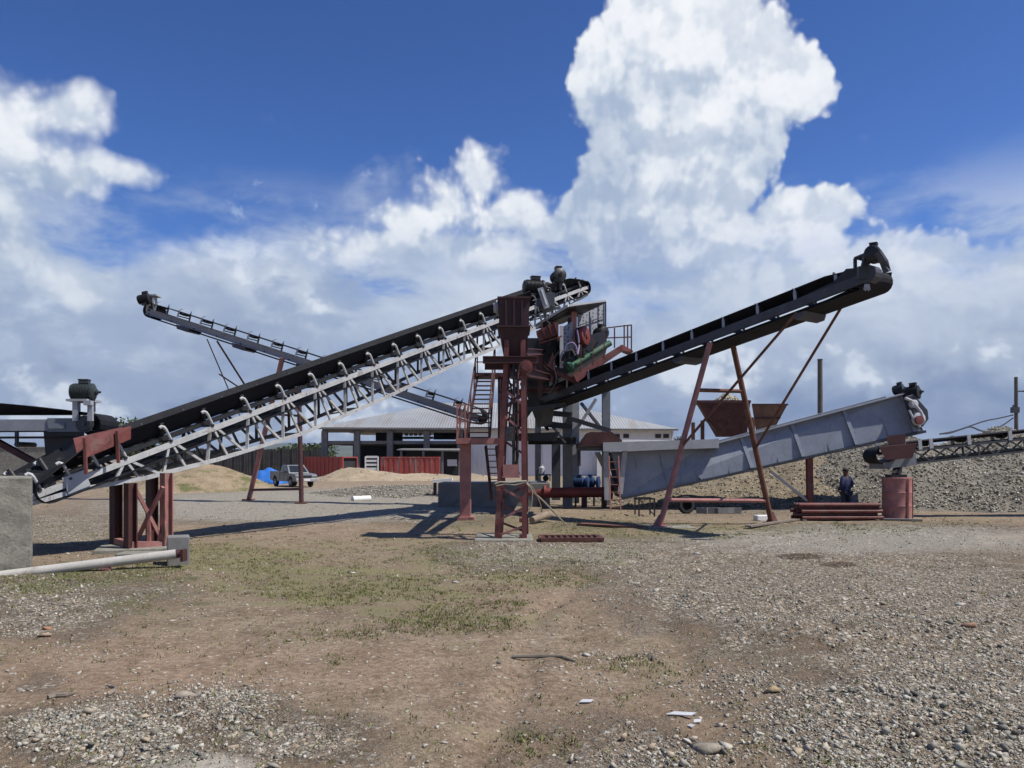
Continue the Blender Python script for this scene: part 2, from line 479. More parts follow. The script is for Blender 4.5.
    # --- layered grey-blue bank toward the horizon
    mp2 = nt.node('ShaderNodeMapping'); mp2.inputs['Scale'].default_value = (1, 1.7, 1); nt.put(mp2.inputs[0], off(pw, (1.3, 4.2, 0)))
    bk = nt.noise(mp2.outputs[0], 4.2, 6, .55)
    bkd = nt.noise(off(mp2.outputs[0], (.03, .07, 0)), 4.2, 4, .55)
    rightness = nt.ss(az, -.02, .2)
    top = nt.lin(rightness, 0., 1., .27, .25)
    ba = nt.ss(nt.m('ADD', nt.m('MULTIPLY', nt.m('SUBTRACT', bk, .5), .55), nt.m('SUBTRACT', top, el)), -.02, .16)
    bl = nt.m('ADD', nt.m('MULTIPLY', nt.m('SUBTRACT', bk, bkd), 2.2), nt.m('MULTIPLY', nt.m('SUBTRACT', bk, .5), .9))
    bl = nt.m('ADD', bl, nt.m('MULTIPLY', relief, .45))
    hi_c = nt.mix(nt.ss(el, .02, .24), C(.25, .32, .45), C(.44, .50, .60))
    lo_c = nt.mix(nt.ss(el, .02, .24), C(.12, .18, .33), C(.28, .35, .48))
    bc = nt.mix(nt.ss(bl, -.40, .42), lo_c, hi_c)
    bc = nt.mix(nt.m('MULTIPLY', nt.ss(bl, .30, .62), .8), bc, C(.62, .67, .74))
    c = nt.mix(nt.m('MULTIPLY', ba, .9), c, bc)
    # darker ragged scraps hanging in the veil
    smg = field('cloud_scraps', [(300, 282, 50, 16), (330, 296, 46, 16), (285, 306, 26, 10), (325, 322, 30, 10), (30, 335, 150, 60), (130, 385, 150, 44), (640, 405, 120, 30)])
    sd = nt.ss(nt.m('ADD', ev(smg, pw), nt.m('MULTIPLY', nt.m('SUBTRACT', nt.noise(mp2.outputs[0], 16, 4, .6), .5), 3.2)), .1, .9)
    c = nt.mix(nt.m('MULTIPLY', sd, .72), c, C(.25, .325, .47))
    # --- cumulus
    def cumulus(c, g, amp, soft, fade_lo, fade_hi, lowest, gain=.5, blue=0.):
        D0 = nt.m('ADD', nt.m('MULTIPLY', ev(g, pw), 1.3), nt.m('MULTIPLY', B0, amp))
        D1 = nt.m('MULTIPLY', ev(g, off(pw, (.03, .075, 0))), 1.3)
        alpha = nt.ss(D0, .02, soft)
        alpha = nt.m('MULTIPLY', alpha, nt.ss(el, fade_lo, fade_hi, lowest, 1.))
        shade = nt.ss(nt.m('SUBTRACT', D0, D1), -.55, .45)          # sunlit edge against thick inner cloud
        li = nt.m('ADD', nt.m('MULTIPLY', shade, gain), nt.m('MULTIPLY', nt.ss(relief, -.30, .30), .42))
        li = nt.m('ADD', li, nt.m('MULTIPLY', nt.m('SUBTRACT', broad, .5), .9))
        li = nt.m('ADD', li, nt.lin(el, .1, .5, -.36 - blue, .27))
        li = nt.m('ADD', li, nt.m('MULTIPLY', fine, .32))
        cc = nt.mix(nt.ss(li, -.20, .75), C(.31, .385, .515), C(.52, .575, .655))
        cc = nt.mix(nt.ss(li, .40, 1.25), cc, C(.76, .775, .80))
        return nt.mix(nt.m('MULTIPLY', alpha, .97), c, cc)
    c = cumulus(c, left, .60, .8, .05, .26, .35)
    c = cumulus(c, mid, .75, .6, .2, .30, .25, .6)
    c = cumulus(c, big, .50, .22, .13, .32, .2)
    nt.put(bg.inputs[0], c)
    w.cycles.sampling_method = 'MANUAL'; w.cycles.sample_map_resolution = 512
build_sky()
# ---------------------------------------------------------------- ground
# zones: soft ellipses on the ground, given by where they lie from the viewpoint, turned into world patches
def zone_mask(X, Y, zones):
    X = np.asarray(X, float); Y = np.asarray(Y, float)
    Yc = np.maximum(Y, 2.5)
    py = HZ + F * CAMH / Yc; px = CX + F * X / Yc
    m = np.zeros_like(X)
    for (cx, cy, rx, ry, s) in zones:
        q = np.sqrt(((px - cx) / rx) ** 2 + ((py - cy) / ry) ** 2)
        m = np.maximum(m, s * np.clip((1.42 - q) / .95, 0, 1))
    return np.where(Y > 2.5, m, .35)

GRAVEL = [(880, 640, 200, 90, .5), (700, 560, 160, 24, .75), (300, 506, 210, 16, 1), (520, 552, 90, 12, 1), (830, 570, 240, 26, .8), (430, 520, 90, 8, .6), (860, 600, 240, 44, 1), (960, 660, 160, 60, .95), (900, 730, 130, 55, 1), (1010, 700, 90, 90, .9), (700, 580, 110, 30, .75),
          (620, 552, 110, 16, .85), (500, 556, 60, 14, .95), (760, 640, 70, 24, .6), (830, 545, 240, 20, .5), (620, 745, 110, 40, .5),
          (320, 500, 150, 11, 1), (230, 510, 130, 14, .95), (430, 497, 110, 10, .9), (70, 530, 60, 22, .8), (50, 605, 80, 40, .7),
          (140, 590, 70, 24, .5), (100, 735, 110, 36, .85), (230, 715, 60, 26, 1), (300, 740, 90, 30, .7), (40, 680, 30, 20, .4),
          (620, 525, 90, 6, .5), (900, 530, 160, 8, .7), (740, 505, 120, 12, .6), (700, 700, 60, 30, .3)]
GRASS = [(640, 530, 200, 12, .9), (130, 575, 130, 18, .9), (480, 560, 130, 20, .8), (340, 585, 190, 30, .95), (230, 560, 120, 22, 1), (580, 555, 70, 18, .7), (150, 600, 90, 16, .7), (440, 612, 130, 24, .8), (330, 630, 80, 16, .55), (540, 578, 110, 14, .8),
         (60, 585, 90, 16, .8), (160, 620, 60, 12, .6), (510, 525, 80, 12, .8), (600, 520, 90, 10, .7), (700, 532, 110, 8, .8), (830, 528, 140, 7, .7),
         (660, 665, 70, 18, .7), (650, 690, 110, 22, .35), (400, 740, 50, 22, .6), (500, 735, 60, 24, .5), (760, 655, 60, 12, .5), (380, 545, 140, 12, .7),
         (330, 660, 22, 8, .8), (560, 660, 60, 10, .4), (940, 760, 60, 12, .5), (840, 762, 50, 10, .6), (60, 530, 50, 12, .5), (960, 522, 90, 6, .6), (480, 655, 80, 12, .45)]
PALE = [(300, 506, 210, 18, 1.1), (860, 540, 240, 18, .8), (560, 556, 120, 12, .6), (430, 690, 90, 14, .35), (560, 640, 90, 10, .3), (200, 660, 120, 8, .25), (620, 700, 60, 12, .35), (205, 765, 70, 14, 1), (270, 735, 60, 16, .45), (640, 640, 60, 12, .3), (380, 470, 200, 12, .6), (300, 488, 140, 8, .5), (600, 510, 60, 6, .3),
        (760, 540, 120, 8, .45), (110, 655, 90, 12, .3), (800, 530, 120, 6, .5)]
RED = [(170, 680, 230, 34, .8), (420, 680, 200, 24, .6), (600, 720, 150, 40, .6), (860, 556, 90, 7, .7), (600, 600, 120, 18, .5), (100, 650, 120, 20, .6), (430, 655, 120, 14, .6), (640, 523, 50, 4, .9)]
DAMP = [(800, 556, 26, 3, 1), (838, 563, 20, 3, 1), (1000, 730, 34, 8, .8), (566, 602, 20, 3, .4), (700, 545, 30, 2, .4)]
HEAP = [(890, 715, 110, 26, .10), (860, 632, 130, 12, .12), (230, 712, 60, 16, .09), (90, 735, 90, 18, .05), (740, 600, 120, 8, .06), (330, 494, 120, 5, .12), (400, 494, 60, 5, .2)]

def gz(X, Y):
    X = np.asarray(X, float); Y = np.asarray(Y, float)
    z = .10 * (fbm(X / 3.1 + 40, Y / 3.1 + 7, 3) - .5) + .05 * (fbm(X / .9 + 3, Y / .9 + 11, 3) - .5)
    z = z + zone_mask(X, Y, HEAP) * (.7 + .6 * fbm(X * 1.3, Y * 1.3, 2))
    xc = np.interp(Y, [3, 6, 10, 14, 18, 22, 30], [.1, .7, 1.1, 2.3, 5.0, 10.0, 20.0]) + .25 * (fbm(Y / 4, Y * 0 + 3, 2) - .5)   # old tyre tracks
    for o, dd in ((-.78, .055), (.82, .05)):
        u = (X - xc - o) / .16
        z = z - dd * np.exp(-u * u) * np.clip((26 - Y) / 6, 0, 1) * np.clip(.4 + 1.2 * fbm(X / 2, Y / 2 + 30, 2), 0, 1.2) + .012 * np.exp(-((np.abs(u) - 1.7) / .6) ** 2) * np.clip((24 - Y) / 8, 0, 1)
    far = np.clip((np.hypot(X, Y) - 45) / 60, 0, 1)
    z = z * (1 - far) + .0 * far
    return z
def gz1(x, y): return float(gz(np.array([x]), np.array([y]))[0])

def ground_material():
    m, nt, b = new_mat('earth_and_gravel')
    tc = nt.node('ShaderNodeTexCoord').outputs['Object']
    def att(n):
        a = nt.node('ShaderNodeAttribute', attribute_name=n); return a.outputs['Fac']
    n_big = nt.noise(tc, .35, 4, .6); n_mid = nt.noise(tc, 1.6, 6, .65); n_fine = nt.noise(tc, 14, 6, .7); n_grit = nt.noise(tc, 75, 3, .7)
    dirt = nt.mix(nt.ss(n_mid, .3, .7), (.24, .178, .118), (.41, .32, .225))
    dirt = nt.mix(nt.ss(n_fine, .36, .68), nt.mix(1., dirt, (.58, .56, .54), 'MULTIPLY'), dirt)
    spk = nt.noise(tc, 42, 5, .8)
    dirt = nt.mix(nt.ss(spk, .56, .66), dirt, (.52, .45, .35)); dirt = nt.mix(nt.ss(spk, .44, .34), dirt, (.085, .062, .042))
    redm = nt.m('MULTIPLY', att('reddish'), nt.ss(n_big, .3, .6))
    dirt = nt.mix(nt.m('MULTIPLY', redm, .62), dirt, nt.mix(nt.ss(n_fine, .35, .65), (.235, .15, .098), (.39, .27, .185)))
    palem = nt.ss(nt.m('ADD', att('pale'), nt.m('MULTIPLY', nt.m('SUBTRACT', n_mid, .5), .9)), .3, .85)
    dirt = nt.mix(nt.m('MULTIPLY', palem, .8), dirt, nt.mix(nt.ss(n_fine, .35, .65), (.33, .295, .235), (.55, .515, .435)))
    # gravel: cells of crushed stone at two sizes
    wv = nt.vm('ADD', tc, nt.vm('MULTIPLY', nt.vm('SUBTRACT', nt.noise(tc, 12, 3, .6, col=True), (.5, .5, .5)), (.05, .05, .05)))
    cell = nt.vor(wv, 17, 'Color'); cd = nt.vor(wv, 17); cell2 = nt.vor(wv, 41, 'Color'); cd2 = nt.vor(wv, 41)
    sp = nt.node('ShaderNodeSeparateColor'); nt.put(sp.inputs[0], cell); sp2 = nt.node('ShaderNodeSeparateColor'); nt.put(sp2.inputs[0], cell2)
    big_stone = nt.ss(sp.outputs[1], .45, .55)
    k = nt.mix(big_stone, sp2.outputs[0], sp.outputs[0])
    gv = nt.mix(nt.ss(k, .05, .95), (.23, .217, .18), (.60, .565, .47))
    gv = nt.mix(nt.ss(sp.outputs[2], .8, .9), gv, (.42, .335, .235))
    gv = nt.mix(nt.ss(nt.mix(big_stone, nt.m('MULTIPLY', cd2, 2.2), nt.m('MULTIPLY', cd, 1.)), .35, .62), gv, nt.mix(.22, dirt, (.27, .25, .20)))
    gm = nt.m('ADD', att('gravel'), nt.m('MULTIPLY', nt.m('SUBTRACT', n_mid, .5), 1.5))
    gm = nt.m('ADD', gm, nt.m('MULTIPLY', nt.m('SUBTRACT', n_fine, .5), .8))
    gm = nt.ss(gm, .26, .66)
    c = nt.mix(nt.m('MULTIPLY', gm, .92), dirt, gv)
    # scattered small stones everywhere
    pb = nt.m('MULTIPLY', nt.ss(sp.outputs[0], .93, .95), nt.ss(cd, .42, .3))
    c = nt.mix(pb, c, (.48, .44, .36))
    grm = nt.m('ADD', att('grassy'), nt.m('MULTIPLY', nt.m('SUBTRACT', n_mid, .5), 1.6))
    grm = nt.m('ADD', grm, nt.m('MULTIPLY', nt.m('SUBTRACT', n_fine, .5), 1.2))
    grm = nt.m('ADD', grm, nt.m('MULTIPLY', nt.m('SUBTRACT', nt.noise(tc, .8, 5, .7), .5), 1.6))
    grm = nt.ss(grm, .5, 1.15)
    gc = nt.mix(nt.ss(n_grit, .3, .7), (.085, .092, .034), (.26, .245, .11))
    c = nt.mix(nt.m('MULTIPLY', grm, .66), c, gc)
    c = nt.mix(nt.ss(nt.m('ADD', att('damp'), nt.m('MULTIPLY', nt.m('SUBTRACT', n_mid, .5), .7)), .35, .7), c, nt.mix(1., c, (.42, .38, .34), 'MULTIPLY'))
    nt.put(b.inputs['Base Color'], c)
    b.inputs['Roughness'].default_value = .95; b.inputs['Specular IOR Level'].default_value = .15
    h = nt.m('ADD', nt.m('MULTIPLY', n_fine, .55), nt.m('MULTIPLY', n_grit, .25))
    h = nt.m('ADD', h, nt.m('MULTIPLY', nt.m('MULTIPLY', gm, nt.m('SUBTRACT', 1., nt.mix(big_stone, nt.m('MULTIPLY', cd2, .9), cd))), 1.0))
    nt.put(b.inputs['Normal'], nt.bump(h, 1.0, .06))
    return m

def grid_axis(inner, step, growth, outer):
    a = list(np.arange(0, inner + 1e-6, step)); s = step
    while a[-1] < outer: s *= growth; a.append(a[-1] + s)
    return np.array(a)

def build_ground():
    xs = grid_axis(13, .10, 1.09, 6000); xs = np.concatenate([-xs[:0:-1], xs])
    yp = grid_axis(27, .10, 1.07, 6000); yn = grid_axis(2, .5, 1.5, 3000)
    ys = np.concatenate([-yn[:0:-1], yp])
    gx, gy = np.meshgrid(xs, ys); X = gx.ravel(); Y = gy.ravel()
    Z = gz(X, Y)
    n, mm = gx.shape
    idx = np.arange(n * mm).reshape(n, mm)
    q = np.stack([idx[:-1, :-1], idx[:-1, 1:], idx[1:, 1:], idx[1:, :-1]], -1).reshape(-1, 4)
    o = np_mesh('ground', np.stack([X, Y, Z], 1), q, ground_material())
    o.data.polygons.foreach_set('use_smooth', np.ones(len(q), bool))
    fade = np.clip((70 - Y) / 30, 0, 1)
    for nm, zs in (('gravel', GRAVEL), ('grassy', GRASS), ('pale', PALE), ('reddish', RED), ('damp', DAMP)):
        a = o.data.attributes.new(nm, 'FLOAT', 'POINT')
        v = zone_mask(X, Y, zs) * fade
        if nm == 'grassy': v = v + (1 - fade) * .45
        if nm == 'pale': v = v + (1 - fade) * .35
        a.data.foreach_set('value', v.astype(np.float32))
    tag(o, kind='structure')
build_ground()

# ---- loose stones (stuff) -----------------------------------------------------
def stone_material(name, lo, hi, warm):
    m, nt, b = new_mat(name)
    tc = nt.node('ShaderNodeTexCoord').outputs['Object']
    r = nt.node('ShaderNodeNewGeometry').outputs['Random Per Island']
    n = nt.noise(tc, 22, 4, .65)
    k = nt.m('ADD', nt.m('MULTIPLY', r, .75), nt.m('MULTIPLY', n, .3))
    c = nt.mix(nt.ss(k, .1, .95), lo, hi)
    r2 = nt.m('FRACT', nt.m('MULTIPLY', r, 37.7))
    c = nt.mix(nt.m('MULTIPLY', nt.ss(r2, .72, .95), .75), c, warm)
    nt.put(b.inputs['Base Color'], c)
    b.inputs['Roughness'].default_value = .92; b.inputs['Specular IOR Level'].default_value = .2
    nt.put(b.inputs['Normal'], nt.bump(nt.noise(tc, 60, 4, .6), .5, .01))
    return m
M['stone'] = stone_material('crushed_stone', (.15, .142, .12), (.52, .485, .40), (.43, .335, .23))
M['scree'] = stone_material('stockpile_stone', (.17, .162, .138), (.49, .46, .38), (.36, .29, .205))

def stone_bases(k, rng, sub=False):
    out = []
    for i in range(k):                               # crushed rock: the hull of a few random points
        bm = bmesh.new(); n = int(rng.integers(16, 22)) if sub else int(rng.integers(7, 11))
        p = rng.normal(size=(n, 3)); p /= np.linalg.norm(p, axis=1)[:, None]; p *= rng.uniform(.7, 1.15, n)[:, None]
        for q in p: bm.verts.new(q)
        r = bmesh.ops.convex_hull(bm, input=bm.verts[:])
        bmesh.ops.delete(bm, geom=[v for v in bm.verts if not v.link_faces], context='VERTS')
        bmesh.ops.triangulate(bm, faces=bm.faces[:]); bmesh.ops.recalc_face_normals(bm, faces=bm.faces[:])
        bm.verts.index_update()
        v = np.array([w.co[:] for w in bm.verts]); t = np.array([[w.index for w in f.verts] for f in bm.faces]); bm.free()
        out.append((v, t))
    return out

def scatter(name, X, Y, Z, S, mat, rng, sub=False, flat=.6, sink=.25):
    bases = stone_bases(20, rng, sub)
    N = len(X); kind = rng.integers(0, len(bases), N)
    allv = []; allt = []; off = 0
    for k, (bv, tris) in enumerate(bases):
        id_ = np.where(kind == k)[0]; n = len(id_)
        if not n: continue
        sc = S[id_][:, None] * np.stack([rng.uniform(.7, 1.25, n), rng.uniform(.6, 1.0, n), rng.uniform(.4, .8, n) * flat / .6], 1)
        v = bv[None] * sc[:, None, :]
        a = rng.uniform(0, 2 * np.pi, n); t = rng.normal(0, .35, n); t2 = rng.normal(0, .35, n)
        ca, sa = np.cos(a)[:, None], np.sin(a)[:, None]; ct, st = np.cos(t)[:, None], np.sin(t)[:, None]; cu, su = np.cos(t2)[:, None], np.sin(t2)[:, None]
        x, y, z = v[..., 0], v[..., 1], v[..., 2]
        y, z = y * ct - z * st, y * st + z * ct
        x, z = x * cu - z * su, x * su + z * cu
        x, y = x * ca - y * sa, x * sa + y * ca
        zz = z + (Z[id_] + sc[:, 2] * (1 - 2 * sink))[:, None] * 1.0
        v = np.stack([x + X[id_][:, None], y + Y[id_][:, None], zz], -1).reshape(-1, 3)
        allv.append(v); allt.append((tris[None] + (np.arange(n) * bv.shape[0])[:, None, None] + off).reshape(-1, 3)); off += n * bv.shape[0]
    return np_mesh(name, np.concatenate(allv), np.concatenate(allt), mat)

def sample_view(n, y0, y1, rng, px0=-60, px1=1090):
    """positions spread evenly over the seen ground between two distances"""
    py = rng.uniform(HZ + F * CAMH / y1, HZ + F * CAMH / y0, n); Y = F * CAMH / (py - HZ)
    px = rng.uniform(px0, px1, n); return (px - CX) * Y / F, Y

def build_stones():
    rng = RNG
    X, Y = sample_view(150000, 4.6, 36, rng)
    g = zone_mask(X, Y, GRAVEL) * .9 + .55 * (fbm(X * 1.0 + 5, Y * 1.0, 6) - .5) * 4.2
    keep = rng.random(len(X)) < np.clip((g - .20) * 1.5, .05, .9)
    X, Y = X[keep], Y[keep]; g = g[keep]
    S = np.exp(rng.normal(math.log(.011), .5, len(X))) * (1 + .035 * Y)
    S = np.clip(S * .82, .004, .06)
    o = scatter('loose_gravel', X, Y, gz(X, Y), S, M['stone'], rng, sink=.42)
    tag(o, 'grey crushed stone strewn across the bare yard', 'gravel', kind='stuff')
    # coarser broken rock in the low heaps
    X, Y = sample_view(26000, 4.6, 16, rng)
    h = zone_mask(X, Y, [(890, 722, 130, 36, 1), (1000, 740, 60, 30, .7), (860, 632, 150, 16, .9), (230, 712, 70, 22, 1), (95, 738, 100, 24, .8), (960, 600, 90, 14, .5), (740, 604, 120, 12, .5), (640, 752, 60, 18, .6), (20, 610, 40, 20, .4)])
    keep = rng.random(len(X)) < h * np.where(X > 0, .50, .30) * np.clip((fbm(X * 2 + 3, Y * 2 + 8, 4) - .36) * 4, 0, 1)
    X, Y = X[keep], Y[keep]
    S = np.clip(np.exp(rng.normal(math.log(.024), .42, len(X))), .009, .062)
    o = scatter('broken_rock', X, Y, gz(X, Y), S, M['stone'], rng, sub=False)
    tag(o, 'coarse broken grey rock lying in low heaps in the foreground', 'broken rock', kind='stuff')
    # single larger stones one can point at
    singles = [(768, 694, .10, 'yellowish flat rock on the grey rubble at lower right', (.34, .25, .14)),
               (455, 583, .07, 'small pale stone alone in the grass before the red tower', (.4, .37, .32)),
               (186, 702, .10, 'flat pale slab of stone behind the rubble at lower left', (.33, .28, .22)),
               (44, 636, .09, 'tan stone on the ground at the left edge below the white pipe', (.36, .27, .19)),
               (48, 628, .07, 'orange brown stone resting on the ground near the left edge', (.33, .18, .10)),
               (708, 744, .12, 'large flat stone half buried in the dirt at bottom centre right', (.27, .235, .18)),
               (697, 554, .09, 'light stone beside the gravel in front of the red A-frame', (.42, .4, .36)),
               (586, 656, .05, 'little white stone on the brown track', (.45, .43, .38)),
               (968, 632, .11, 'reddish brown stone on the grey gravel at far right', (.24, .14, .09)),
               (960, 605, .08, 'pale stone on top of the grey gravel at right', (.42, .39, .33)),
               (352, 573, .06, 'white stone lying in the grass left of centre', (.5, .48, .43))]
    bs = stone_bases(len(singles), rng, True)
    for (px, py, s, lab, col), (bv, tr) in zip(singles, bs):
        Y0 = gY(py); X0 = (px - CX) * Y0 / F
        m = paint('stone_' + lab.split()[0], col, .9, var=.2, vs=9, dirt=tuple(c * .55 for c in col), da=.4, ds=6, bump=.6, bs=30)
        o = np_mesh('stone', bv * np.array([s * 1.2, s * .85, s * .34]), tr, m, (X0, Y0, gz1(X0, Y0) + s * .18))
        o.rotation_euler = (random.uniform(-.2, .2), random.uniform(-.2, .2), random.uniform(-.5, .5))
        tag(o, lab, 'stone')
build_stones()

def build_grass():
    rng = RNG
    X, Y = sample_view(130000, 4.7, 34, rng)
    g = zone_mask(X, Y, GRASS) + 2.0 * (fbm(X * 1.1 + 31, Y * 1.1 + 2, 6) - .5)
    keep = rng.random(len(X)) < np.clip((g - .44) * .75, .016, .5) * np.where(Y < 8, .45, 1)
    X, Y = X[keep], Y[keep]; n = len(X); Z = gz(X, Y)
    nb = 6
    X = np.repeat(X, nb) + rng.normal(0, .03, n * nb); Y = np.repeat(Y, nb) + rng.normal(0, .03, n * nb); Z = np.repeat(Z, nb)
    N = n * nb
    H = rng.uniform(.010, .045, N) * (1 + .012 * Y); a = rng.uniform(0, 2 * np.pi, N); w = rng.uniform(.003, .007, N) * (1 + .06 * Y)
    lean = rng.uniform(.2, 1.1, N); la = rng.uniform(0, 2 * np.pi, N)
    dx, dy = np.cos(a) * w, np.sin(a) * w
    tx, ty = X + np.cos(la) * lean * H, Y + np.sin(la) * lean * H
    v = np.stack([np.stack([X - dx, Y - dy, Z - .004], 1), np.stack([X + dx, Y + dy, Z - .004], 1), np.stack([tx, ty, Z + H * (1 - .3 * lean)], 1)], 1).reshape(-1, 3)
    t = np.arange(N * 3).reshape(-1, 3)
    m, nt, b = new_mat('short_grass')
    r = nt.node('ShaderNodeNewGeometry').outputs['Random Per Island']
    c = nt.mix(r, (.08, .11, .03), (.24, .23, .09))
    c = nt.mix(nt.ss(nt.m('FRACT', nt.m('MULTIPLY', r, 13.3)), .82, .92), c, (.24, .19, .10))
    nt.put(b.inputs['Base Color'], c); b.inputs['Roughness'].default_value = .8; b.inputs['Specular IOR Level'].default_value = .2
    o = np_mesh('grass', v, t, m)
    tag(o, 'short dry green grass in patches on the yard', 'grass', kind='stuff')
build_grass()

# ---- heaps -----------------------------------------------------------------
def heap(name, label, cat, hf, x0, x1, y0, y1, step, mat, stones=0, smin=.05, smax=.12, kind=None, stone_name=None, group=None):
    xs = np.arange(x0, x1 + step, step); ys = np.arange(y0, y1 + step, step)
    gx, gy = np.meshgrid(xs, ys); X = gx.ravel(); Y = gy.ravel(); Z = hf(X, Y)
    n, mm = gx.shape; idx = np.arange(n * mm).reshape(n, mm)
    q = np.stack([idx[:-1, :-1], idx[:-1, 1:], idx[1:, 1:], idx[1:, :-1]], -1).reshape(-1, 4)
    q = q[Z[q].max(1) > -.02]
    cx, cy = (x0 + x1) / 2, (y0 + y1) / 2
    o = np_mesh(name, np.stack([X - cx, Y - cy, Z], 1), q, mat, (cx, cy, 0))
    bm = bmesh.new(); bm.from_mesh(o.data)
    bmesh.ops.delete(bm, geom=[v for v in bm.verts if not v.link_faces], context='VERTS'); bm.to_mesh(o.data); bm.free()
    o.data.polygons.foreach_set('use_smooth', np.ones(len(o.data.polygons), bool))
    tag(o, label, cat, group, kind)
    if stones:
        X = RNG.uniform(x0, x1, stones); Y = y0 + (y1 - y0) * RNG.random(stones) ** 1.7; Z = hf(X, Y)
        k = Z > .03; X, Y, Z = X[k], Y[k], Z[k]
        S = np.clip(np.exp(RNG.normal(math.log((smin * smax) ** .5), .4, len(X))), smin, smax)
        s = scatter(stone_name, X - cx, Y - cy, Z, S, M['scree'], RNG, sink=.1)
        s.parent = o; s['kind'] = 'stuff'
    return o

def cones(X, Y, cs, k=.25):
    z = np.full_like(X, -1.)
    for (cx, cy, h, sl, asp) in cs:
        d = np.sqrt((X - cx) ** 2 + ((Y - cy) * asp) ** 2 + .8) - .9
        c = h - sl * d
        m = np.maximum(z, c); z = m + k * np.exp(-np.abs(z - c) / k) * .3
    return z

def earth(name, lo, hi, green=None, scale=1.):
    m, nt, b = new_mat(name)
    tc = nt.node('ShaderNodeTexCoord').outputs['Object']
    n = nt.noise(tc, .9 * scale, 6, .65); f = nt.noise(tc, 9 * scale, 5, .7)
    c = nt.mix(nt.ss(nt.m('ADD', nt.m('MULTIPLY', n, .5), nt.m('MULTIPLY', f, .5)), .34, .66), lo, hi)
    if green:
        g = nt.ss(nt.noise(tc, .5 * scale, 5, .65), green[3], green[3] + .12)
        c = nt.mix(nt.m('MULTIPLY', g, .85), c, nt.mix(f, tuple(q * .6 for q in green[:3]), tuple(q * 1.4 for q in green[:3])))
    nt.put(b.inputs['Base Color'], c); b.inputs['Roughness'].default_value = .95; b.inputs['Specular IOR Level'].default_value = .1
    nt.put(b.inputs['Normal'], nt.bump(f, .8, .08))
    return m
M['scree_bed'] = earth('gravel_stockpile', (.12, .11, .09), (.31, .28, .225), (.12, .125, .06, .60), 3.0)
M['tanbank'] = earth('tan_bank', (.13, .105, .072), (.32, .26, .18), (.09, .10, .045, .60), 1.6)
M['sandy'] = earth('sandy_earth', (.27, .21, .14), (.43, .35, .245), None, 1.)
M['mound'] = earth('grassy_earth', (.22, .165, .105), (.38, .30, .20), (.11, .125, .045, .54), 1.1)

def pile_h(X, Y):
    z = cones(X, Y, [(19, 39, 3.25, .40, 1.0), (24.5, 39, 3.5, .46, 1), (30, 40, 3.3, .46, 1), (36, 41, 3.5, .44, 1), (43, 43, 3.0, .42, 1), (22, 33.5, 1.9, .42, 1), (28, 33, 2.0, .42, 1)], .35)
    return z + 1.1 * (fbm(X / 3.6, Y / 3.6, 4) - .5) + .42 * (fbm(X * 1.1, Y * 1.1, 4) - .5) - .05
heap('gravel_stockpile', 'long grey brown stockpile of gravel behind the rusty drum', 'stockpile', pile_h, 2.5, 50, 25, 58, .22, M['scree_bed'], 120000, .026, .095, None, 'stones')

def low_h(X, Y):
    z = cones(X, Y, [(14.2, 40.5, 2.9, .44, 1), (16.6, 42, 3.3, .46, 1), (11.5, 41, 1.9, .40, 1), (8.2, 36, 1.0, .34, 1), (10.5, 37, 1.35, .36, 1), (6.2, 37.5, .55, .24, 1), (12.5, 36.5, 1.3, .36, 1)], .3)
    return z + .7 * (fbm(X / 2.0 + 9, Y / 2.0, 5) - .5) - .05
heap('gravel_heap', 'uneven tan heap of spilled gravel under the grey trough', 'heap', low_h, 1.5, 24, 31.5, 52, .2, M['tanbank'], 16000, .025, .08, None, 'stones')

def mound_h(X, Y):
    z = cones(X, Y, [(-20.3, 51, 1.85, .42, 1), (-22.5, 52, 1.5, .40, 1), (-18.6, 51, 1.15, .46, 1)], .35)
    return z + .45 * (fbm(X / 2.2, Y / 2.2 + 4, 4) - .5) - .05
heap('earth_mound', 'tan earth mound with green grass on top, left of the pickup', 'mound', mound_h, -29, -14, 43, 60, .3, M['mound'], 500, .03, .09, None, 'stones')

def sand_h(X, Y):
    z = cones(X, Y, [(-15.2, 78, 1.35, .36, 1), (-12.5, 78, .8, .26, 1), (-9.5, 79, .7, .26, 1), (-18, 79, .5, .2, 1), (-6.5, 79, .55, .24, 1), (-4, 79, .6, .26, 1)], .3)
    return z + .6 * (fbm(X / 1.9 + 2, Y / 1.9, 5) - .5) - .05
heap('sand_heap', 'long low heap of yellow sand in front of the red containers', 'heap', sand_h, -25, 1, 72, 85, .3, M['sandy'], 400, .04, .12, None, 'stones')
def grav2_h(X, Y):
    z = cones(X, Y, [(-6.0, 44, .55, .16, 1), (-8.5, 45, .45, .15, 1), (-3.8, 45, .5, .2, 1)], .3)
    return z + .25 * (fbm(X / 1.5 + 22, Y / 1.5, 4) - .5) - .05
heap('gravel_mound', 'low grey gravel mound under the loose boards in the middle distance', 'heap', grav2_h, -14, 0, 39, 50, .25, M['scree_bed'], 7000, .025, .08, None, 'stones')
# ---------------------------------------------------------------- conveyors
class Line:
    """a conveyor's own axes: along A->B, across (+ toward the yard in front), up"""
    def __init__(s, A, B):
        s.A = V(A); s.B = V(B); s.len = (s.B - s.A).length
        s.d = (s.B - s.A).normalized()
        c = s.d.cross(UP).normalized()
        if c.y > 0: c = -c
        s.s = c; n = s.s.cross(s.d)
        s.n = n if n.z > 0 else -n
    def __call__(s, a, c=0, u=0): return s.A + s.d * a + s.s * c + s.n * u
    def a_at(s, px):
        """distance along at which the axis crosses the image column px"""
        k = (px - CX) / F
        return (k * s.A.y - s.A.x) / (s.d.x - k * s.d.y)

